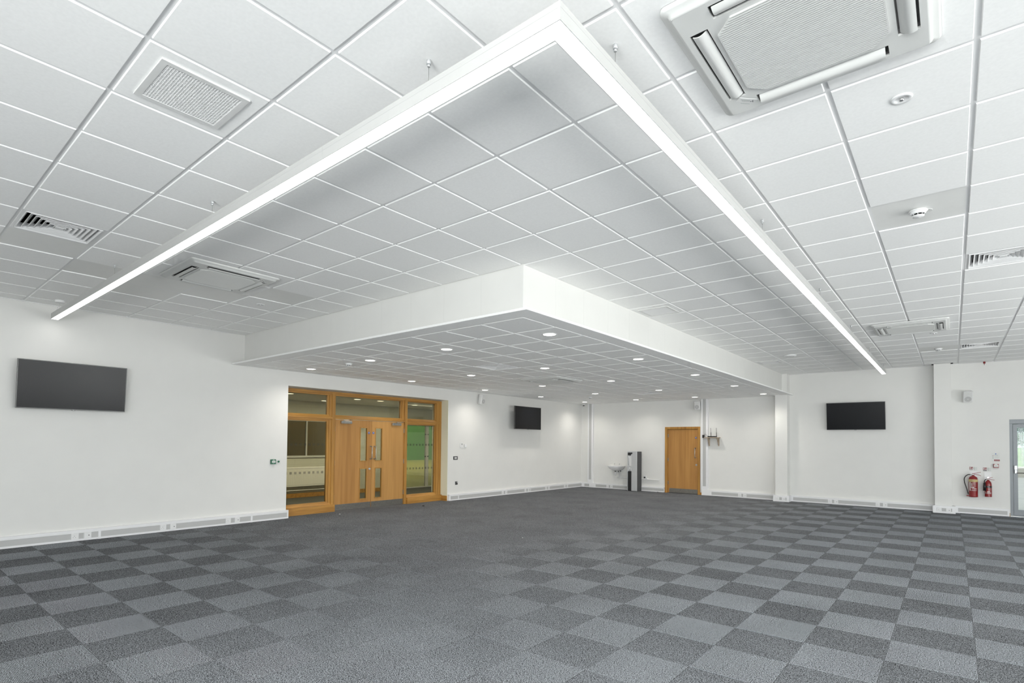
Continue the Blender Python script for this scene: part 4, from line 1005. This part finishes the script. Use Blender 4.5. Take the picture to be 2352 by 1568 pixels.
def plate(name, lab, cat, x0, x1, z0, z1, dp=.003, m='white', grp=None):
    t = thing(name, lab, cat, ((x0 + x1) / 2, D, (z0 + z1) / 2), group=grp); w, h = (x1 - x0) / 2, (z1 - z0) / 2
    mb = MB(); mb.box(-w, w, -dp, 0, -h, h); p = mb.build('backing', m, t, bevel=.0008); return t, p, w, h, dp
for k, (x0, x1, z1, z0, lab) in enumerate(((.278, .425, 1.045, .962, 'small extinguisher identification sign above the larger foam extinguisher'), (.508, .655, 1.040, .957, 'small extinguisher identification sign above the smaller black-horned extinguisher'))):
    t, p, w, h, dp = plate('extinguisher_sign', lab, 'sign', x0, x1, z0, z1, m='paper', grp='identification signs above the extinguishers')
    mb = MB(); mb.box(-w + .004, -w + .068, -dp - .0006, -dp, h - .058, h - .004, 0)
    mb.box(-w + .010, -w + .030, -dp - .0012, -dp - .0006, h - .050, h - .036, 1); mb.box(-w + .010, -w + .030, -dp - .0012, -dp - .0006, h - .030, h - .012, 1); mb.prism([(-w + .044, h - .052), (-w + .060, h - .052), (-w + .060, h - .026), (-w + .052, h - .014), (-w + .044, h - .026)], -dp - .0012, -dp - .0006, 'XZ', 1)
    mb.build('pictogram', ['red2', 'paper'], p)
    mb = MB()
    if k: mb.box(-w + .006, -w + .068, -dp - .0006, -dp, -h + .006, -h + .020, 1)
    else: mb.box(-w + .006, -w + .060, -dp - .0006, -dp, -h + .008, -h + .011, 0); mb.box(-w + .006, -w + .050, -dp - .0006, -dp, -h + .014, -h + .017, 0)
    for r in range(6): mb.box(.010, .022, -dp - .0006, -dp, h - .014 - r * .012, h - .007 - r * .012, 2 if r % 2 == 0 else 0); mb.box(.030, .062 - (r % 3) * .006, -dp - .0006, -dp, h - .012 - r * .012, h - .0095 - r * .012, 0)
    mb.build('print', ['ink', 'darkink', 'greenink'], p)
for x0, x1, z1, z0, lab in ((.292, .405, .945, .80, 'blank white backing plate behind the top of the larger foam extinguisher'), (.532, .650, .935, .76, 'blank white backing plate behind the top of the smaller black-horned extinguisher')):
    plate('backing_plate', lab, 'plate', x0, x1, z0, z1, dp=.006, grp='backing plates behind the extinguishers')
t, p, w, h, dp = plate('fire_action_notice', 'square white fire action notice with dark red strip near the glazed door', 'notice', .656, .792, 1.178, 1.358, m='paper')
mb = MB(); mb.cyl((0, -dp, h - .018), (0, -dp - .0006, h - .018), .011, 20, m=0); mb.box(-.035, .04, -dp - .0006, -dp, h - .042, h - .038, 1)
for r in range(3): mb.box(-w + .016, -w + .030, -dp - .0006, -dp, h - .064 - r * .026, h - .054 - r * .026, (2, 1, 3)[r]); mb.box(-w + .046, w - .020 - .01 * (r == 0), -dp - .0006, -dp, h - .060 - r * .026, h - .057 - r * .026, 1)
mb.build('print', ['blue', 'ink', 'red2', 'greenink'], p)
mb = MB(); mb.box(-w + .040, w - .002, -dp - .0006, -dp, -h + .006, -h + .040, 0); mb.box(-w + .046, w - .008, -dp - .001, -dp - .0006, -h + .022, -h + .026, 1); mb.box(-w + .004, -w + .034, -dp - .0006, -dp, -h + .006, -h + .008, 1); mb.build('warning_strip', ['red2', 'paper'], p)
t = thing('fire_alarm_call_point', 'small red and white manual call point below the fire action notice', 'call point', (.727, D, 1.080))
mb = MB(); mb.box(-.044, .044, -.045, 0, -.044, .044); c = mb.build('housing', 'red', t, bevel=.005)
mb = MB(); mb.box(-.034, .034, -.047, -.045, -.022, .022); f_ = mb.build('press_plate', 'paper', t)
mb = MB(); mb.box(-.020, .020, -.0475, -.047, -.002, .002); mb.box(-.012, .012, -.0475, -.047, -.010, -.008); mb.build('print', 'ink', f_)
mb = MB(); mb.box(-.022, .022, -.0460, -.045, .026, .042); mb.build('symbol_strip', 'paper', c)

# ================================================================== odds and ends on the carpet
for x, y, m_, s, lab in ((-9.60, 6.27, 'white', .016, 'tiny white scrap on the carpet before the left oak door leaf'), (-7.01, 15.66, 'black', .03, 'small black scrap on the carpet between the water cooler and oak single door'), (-5.21, 6.66, 'paper', .010, 'tiny white fleck in the middle of the carpet'), (-.708, 10.84, 'black', .012, 'tiny black scrap on the carpet in the right half of the room'), (.343, 11.69, 'black', .012, 'tiny black scrap on the carpet nearest the glazed door')):
    mb = MB(); mb.lathe([(0, 0), (s, 0), (s * .8, s * .4), (s * .3, s * .6), (0, s * .55)], 9); tag(mb.build('carpet_scrap', m_, loc=(x, y, 0)), lab, 'scrap')
t = thing('floor_door_stop', 'small black domed door stop on the carpet before the right side of the oak screen', 'door stop', (-9.45, 8.36, 0))
mb = MB(); mb.lathe([(0, 0), (.032, 0), (.032, .004), (.026, .016), (.012, .024), (0, .025)], 20); mb.build('rubber_dome', 'black', t)

# ================================================================== corridor behind the oak screen
CXF = -13.18; CXN = WL - .52; CZ = 2.52; CY0, CY1 = 3.0, 13.2
mb = MB(); mb.add([(CXF - .35, CY0, -.001), (CXN, CY0, -.001), (CXN, CY1, -.001), (CXF - .35, CY1, -.001)], [(0, 1, 2, 3)]); struct(mb.build('floor_corridor', 'corr_floor'))
mb = MB(); mb.box(CXF - .35, CXN, CY0, CY1, CZ, CZ + .1); struct(mb.build('ceiling_corridor', 'tile_plain'))
# far wall: window (y 3.5..8.25, z 1.06..2.0), glazed opening (y 10.9..12.9, z 0..2.05)
mb = MB(); mb.grid([CY0, 3.6, 8.35, 10.75, 12.95, CY1], [0, 1.045, 2.03, CZ], lambda i, j, u, w: not ((i == 1 and j == 1) or (i == 3 and j < 2)), CXF - .30, CXF, 'YZ'); struct(mb.build('wall_corridor', 'block'))
mb = MB(); mb.box(CXF, CXN, CY0 - .2, CY0, 0, CZ); mb.box(CXF - .35, CXN, CY1, CY1 + .2, 0, CZ); struct(mb.build('wall_corridor_end', 'blockw'))
mb = MB(); mb.box(CXN - .10, CXN, OY1 + .03, CY1, 0, CZ); mb.box(CXN - .05, CXN, CY0, OY0 - .03, 0, CZ); struct(mb.build('wall_corridor_near', 'blockw'))
mb = MB(); mb.box(CXF, CXF + .02, CY0, 10.75, 0, .11); struct(mb.build('baseboard_corridor', 'oakh'))
w = MB(); w.grid([3.6, 3.64, 5.6, 5.64, 7.585, 7.62, 8.31, 8.35], [1.045, 1.085, 1.99, 2.03], lambda i, j, u, w: not (j == 1 and i in (1, 3, 5)), CXF - .10, CXF - .04, 'YZ'); w.box(CXF - .04, CXF + .03, 3.6, 8.35, 1.035, 1.055)
o = struct(w.build('window_9', 'lid')); g = MB(); g.box(CXF - .075, CXF - .068, 3.62, 8.33, 1.07, 2.0); g.build('glass_pane', 'iglass', o)
w = MB(); w.grid([10.75, 10.81, 11.90, 12.0, 12.90, 12.95], [0, .03, 1.99, 2.05], lambda i, j, u, w: not (j == 1 and i in (1, 3)), CXF - .25, CXF - .17, 'YZ')
o = struct(w.build('door_4', 'white_metal')); g = MB(); g.box(CXF - .215, CXF - .208, 10.79, 12.93, .02, 2.0); g.build('glass_pane', 'glass', o)
mb = MB()
for yy in (11.84, 11.96): mb.box(CXF - .16, CXF - .13, yy - .02, yy + .02, .98, 1.02); mb.box(CXF - .16, CXF - .13, yy - .02, yy + .02, 1.70, 1.73)
mb.build('patch_lock', 'black', o)
# radiator
t = thing('radiator', 'long low white perforated radiator seen through the left pane of the oak screen', 'radiator', (CXF, 6.3, .29), 0)
mb = MB(); mb.box(.02, .11, -1.9, 1.9, 0, .50); mb.build('body', 'white_metal', t, bevel=.01)
mb = MB()
for k in range(95):
    y = -1.86 + k * .039; mb.box(.110, .1112, y, y + .020, .455, .468, 0); mb.box(.110, .1112, y, y + .020, .035, .048, 0)
mb.build('slots', 'ink', t)
mb = MB()
for k in range(75): y = -1.86 + k * .05; mb.box(.110, .1135, y, y + .025, .08, .42)
mb.build('ribs', 'white_metal', t)
mb = MB(); mb.tube([(.05, -1.7, -.10), (.05, 1.92, -.10)], .011, 8); mb.cyl((.05, 1.85, -.10), (.05, 1.85, .0), .011, 8); mb.build('pipework', 'white', t)
# corridor downlights
cd = None
for k, (x, y, w_) in enumerate(((-11.35, 6.10, 'seen at the left end of the upper panes'), (-11.45, 7.92, 'left of centre in the middle upper pane'), (-11.40, 8.58, 'the largest in the middle upper pane'), (-12.60, 7.72, 'at the right end of the left upper pane'), (-11.85, 10.10, 'in the right upper pane'))):
    lab = 'lit corridor downlight beyond the oak screen, ' + w_
    if cd is None:
        cd = thing('corridor_downlight', lab, 'downlight', (x, y, CZ), group='downlights in the corridor')
        mb = MB(); mb.lathe([(.085, 0), (.10, 0), (.10, -.006), (.085, -.008)], 24); mb.build('bezel', 'white', cd)
        mb = MB(); mb.lathe([(0, -.006), (.086, -.005)], 24); mb.build('lens', 'clamp', cd)
    else: dup(cd, (x, y, CZ), lab)
lt = bpy.data.lights.new('corridor_light', 'AREA'); lt.shape = 'RECTANGLE'; lt.size = .3; lt.size_y = 7; lt.energy = CORR_E; lt.color = (1, .93, .76)
lo = bpy.data.objects.new('corridor_light', lt); COL.objects.link(lo); lo.location = (-11.6, 8.0, CZ - .02)
# ---- sports hall beyond
HX = -33.0
mb = MB(); mb.add([(HX, 2, -.002), (CXF - .35, 2, -.002), (CXF - .35, 42, -.002), (HX, 42, -.002)], [(0, 1, 2, 3)]); struct(mb.build('floor_hall', 'hall_floor'))
mb = MB(); mb.box(HX - .2, HX, 21.5, 42, 0, 3.0); struct(mb.build('wall_hall_far', 'greenwall'))
mb = MB(); mb.box(HX - .2, HX, 2, 42, 3.0, 8.0); struct(mb.build('wall_hall_upper', 'hall_beige'))
mb = MB(); mb.box(HX - .2, HX, 2, 21.5, 0, 3.0); struct(mb.build('wall_hall_curtain', 'hall_brown'))
mb = MB(); mb.box(HX, CXF - .35, 1.8, 2.0, 0, 8); mb.box(HX, CXF - .35, 42, 42.2, 0, 8); mb.box(CXF - .5, CXF - .3, 2, 42, CZ, 8); mb.box(CXF - .5, CXF - .3, CY1, 42, 0, CZ); struct(mb.build('wall_hall_side', 'hall_beige'))
mb = MB(); mb.box(HX, CXF - .3, 1.8, 42, 8, 8.2); struct(mb.build('ceiling_hall', 'hall_beige'))
lt = bpy.data.lights.new('hall_light', 'AREA'); lt.shape = 'RECTANGLE'; lt.size = 14; lt.size_y = 22; lt.energy = HALL_E; lt.color = (1, .95, .80)
lo = bpy.data.objects.new('hall_light', lt); COL.objects.link(lo); lo.location = (-23.5, 27, 7.8)
t = thing('exit_sign_box', 'lit cream sign box with dark edge beyond the oak screen\'s right pane', 'sign', (CXF - .12, 12.36, 1.93))
mb = MB(); mb.box(-.03, .03, -.26, .26, -.055, .07); bx_ = mb.build('casing', 'darkgrey', t, bevel=.004)
mb = MB(); mb.box(.03, .032, -.24, .24, -.035, .06); mb.build('face', 'signface', bx_)

# ================================================================== outside the glazed door
mb = MB(); mb.add([(-12, D + T, -.02), (30, D + T, -.02), (30, 37, -.02), (-12, 37, -.02)], [(0, 1, 2, 3)]); mb.add([(XR + T, -30, -.02), (30, -30, -.02), (30, D + T, -.02), (XR + T, D + T, -.02)], [(0, 1, 2, 3)]); mb.add([(-12, -30, -.02), (XR + T, -30, -.02), (XR + T, YF - T, -.02), (-12, YF - T, -.02)], [(0, 1, 2, 3)])
struct(mb.build('ground_paving', 'paving'))
mb = MB(); mb.add([(-20, 37, .4), (60, 37, .4), (60, 120, 1.4), (-20, 120, 1.4)], [(0, 1, 2, 3)]); struct(mb.build('ground_grass', 'grass'))
mb = MB(); mb.box(-12, 30, 37, 37.3, -.02, .50); tag(mb.build('retaining_wall', 'concrete', bevel=.02), 'low pale concrete wall outside at the edge of the paving', 'wall')
t = thing('mesh_fence', 'green steel mesh fence outside beyond the glazed door', 'fence', (0, 38, .4))
mb = MB()
for k in range(60): x = .5 + k * .1; mb.box(x - .004, x + .004, -.004, .004, 0, 2.4)
for k in range(13): z = .05 + k * .19; mb.box(.5, 6.5, -.006, .006, z - .005, z + .005)
mb.build('mesh_panel', 'fence', t)
for x in (3.35, 6.0): mb = MB(); mb.box(x - .05, x + .05, -.03, .03, 0, 2.6); mb.build('fence_post', 'fence', t)
t = thing('goal_net', 'white netting of a sports goal hanging outside behind the mesh fence', 'net', (2.75, 38.6, .43))
mb = MB()
for k in range(16):
    x = -.02 + k * .03; mb.tube([(x - .10, 0, 2.5), (x - .02 + .01 * (k % 3), .02, 1.3), (x + .08 + .02 * (k % 2), .03, 0)], .008, 5)
for k in range(26): z = .05 + k * .095; mb.tube([(-.08 + .07 * (1 - z / 2.5), 0, z), (.35 + .07 * (1 - z / 2.5), .02, z - .03)], .006, 4)
mb.build('netting', 'net', t)
def tree(x, y, h, lab):
    t = thing('tree', lab, 'tree', (x, y, .6), group='trees behind the sports field')
    mb = MB(); mb.tube([(0, 0, 0), (.1, 0, h * .3), (0, .1, h * .6)], [.18, .13, .07], 8); mb.build('trunk', 'bark', t)
    mb = MB()
    for k in range(2600):
        a, b, r = random.uniform(0, 2 * PI), random.uniform(-1, 1), random.random() ** .4
        c = Vector((math.cos(a) * math.sqrt(1 - b * b) * h * .42 * r, math.sin(a) * math.sqrt(1 - b * b) * h * .42 * r, h * .62 + b * h * .42 * r))
        u = Vector((random.uniform(-1, 1), random.uniform(-1, 1), random.uniform(-1, 1))).normalized(); w = u.orthogonal().normalized(); s = h * .024
        mb.add([c - u * s, c - w * s * .6, c + u * s, c + w * s * .6], [(0, 1, 2, 3)])
    mb.build('crown', 'leaf', t)
tree(3.7, 60, 4.2, 'leftmost dark green tree outside beyond the field'); tree(6.4, 66, 4.9, 'middle dark green tree outside beyond the field'); tree(9.5, 72, 5.4, 'rightmost dark green tree outside beyond the field')

# ================================================================== light
W = bpy.data.worlds.new('sky'); S.world = W; W.use_nodes = True
bg = W.node_tree.nodes['Background']; tcw = W.node_tree.nodes.new('ShaderNodeTexCoord'); gr = W.node_tree.nodes.new('ShaderNodeTexNoise'); gr.inputs['Scale'].default_value = 2.5; gr.inputs['Detail'].default_value = 5
rp = W.node_tree.nodes.new('ShaderNodeValToRGB'); rp.color_ramp.elements[0].color = (.62, .76, .95, 1); rp.color_ramp.elements[1].color = (.95, .98, 1.0, 1); rp.color_ramp.elements[0].position = .35; rp.color_ramp.elements[1].position = .6
W.node_tree.links.new(tcw.outputs['Generated'], gr.inputs['Vector']); W.node_tree.links.new(gr.outputs['Fac'], rp.inputs['Fac']); W.node_tree.links.new(rp.outputs['Color'], bg.inputs['Color'])
bg.inputs['Strength'].default_value = SKY
def add_window_lamp(loc, rot, sx, sy, e, col=(.92, .96, 1)):
    lt = bpy.data.lights.new('window_daylight', 'AREA'); lt.shape = 'RECTANGLE'; lt.size = sx; lt.size_y = sy; lt.energy = e; lt.color = col  # area lamp set in a window opening to stand for the daylight
    lo = bpy.data.objects.new('window_daylight', lt); COL.objects.link(lo); lo.location = loc; lo.rotation_euler = rot
TD, TU = math.radians(28), math.radians(38)
for k, (a, b) in enumerate(RW):
    add_window_lamp((XR + .10, (a + b) / 2, 1.40), (0, PI / 2 - TD, 0), 2.2, b - a - .1, DAY_RD[k], DAYCOL)
    add_window_lamp((XR + .10, (a + b) / 2, 1.36), (0, PI / 2 + TU, 0), 2.2, b - a - .1, DAY_RU[k], UPLAMP_COL)  # second lamp per window, added and tilted up to brighten the ceiling
for k, (a, b) in enumerate(FW):
    add_window_lamp(((a + b) / 2, YF - .10, 1.40), (PI / 2 - TD, 0, 0), b - a - .1, 2.2, DAY_FD[k], DAYCOL)
    add_window_lamp(((a + b) / 2, YF - .10, 1.36), (PI / 2 + TU, 0, 0), b - a - .1, 2.2, DAY_FU[k], UPLAMP_COL)  # added lamp, tilted up to brighten the ceiling from behind the camera

S.view_settings.view_transform = 'Standard'; S.view_settings.look = 'None'; S.view_settings.exposure = EXPO; S.view_settings.gamma = 1.0; S.view_settings.use_curve_mapping = False
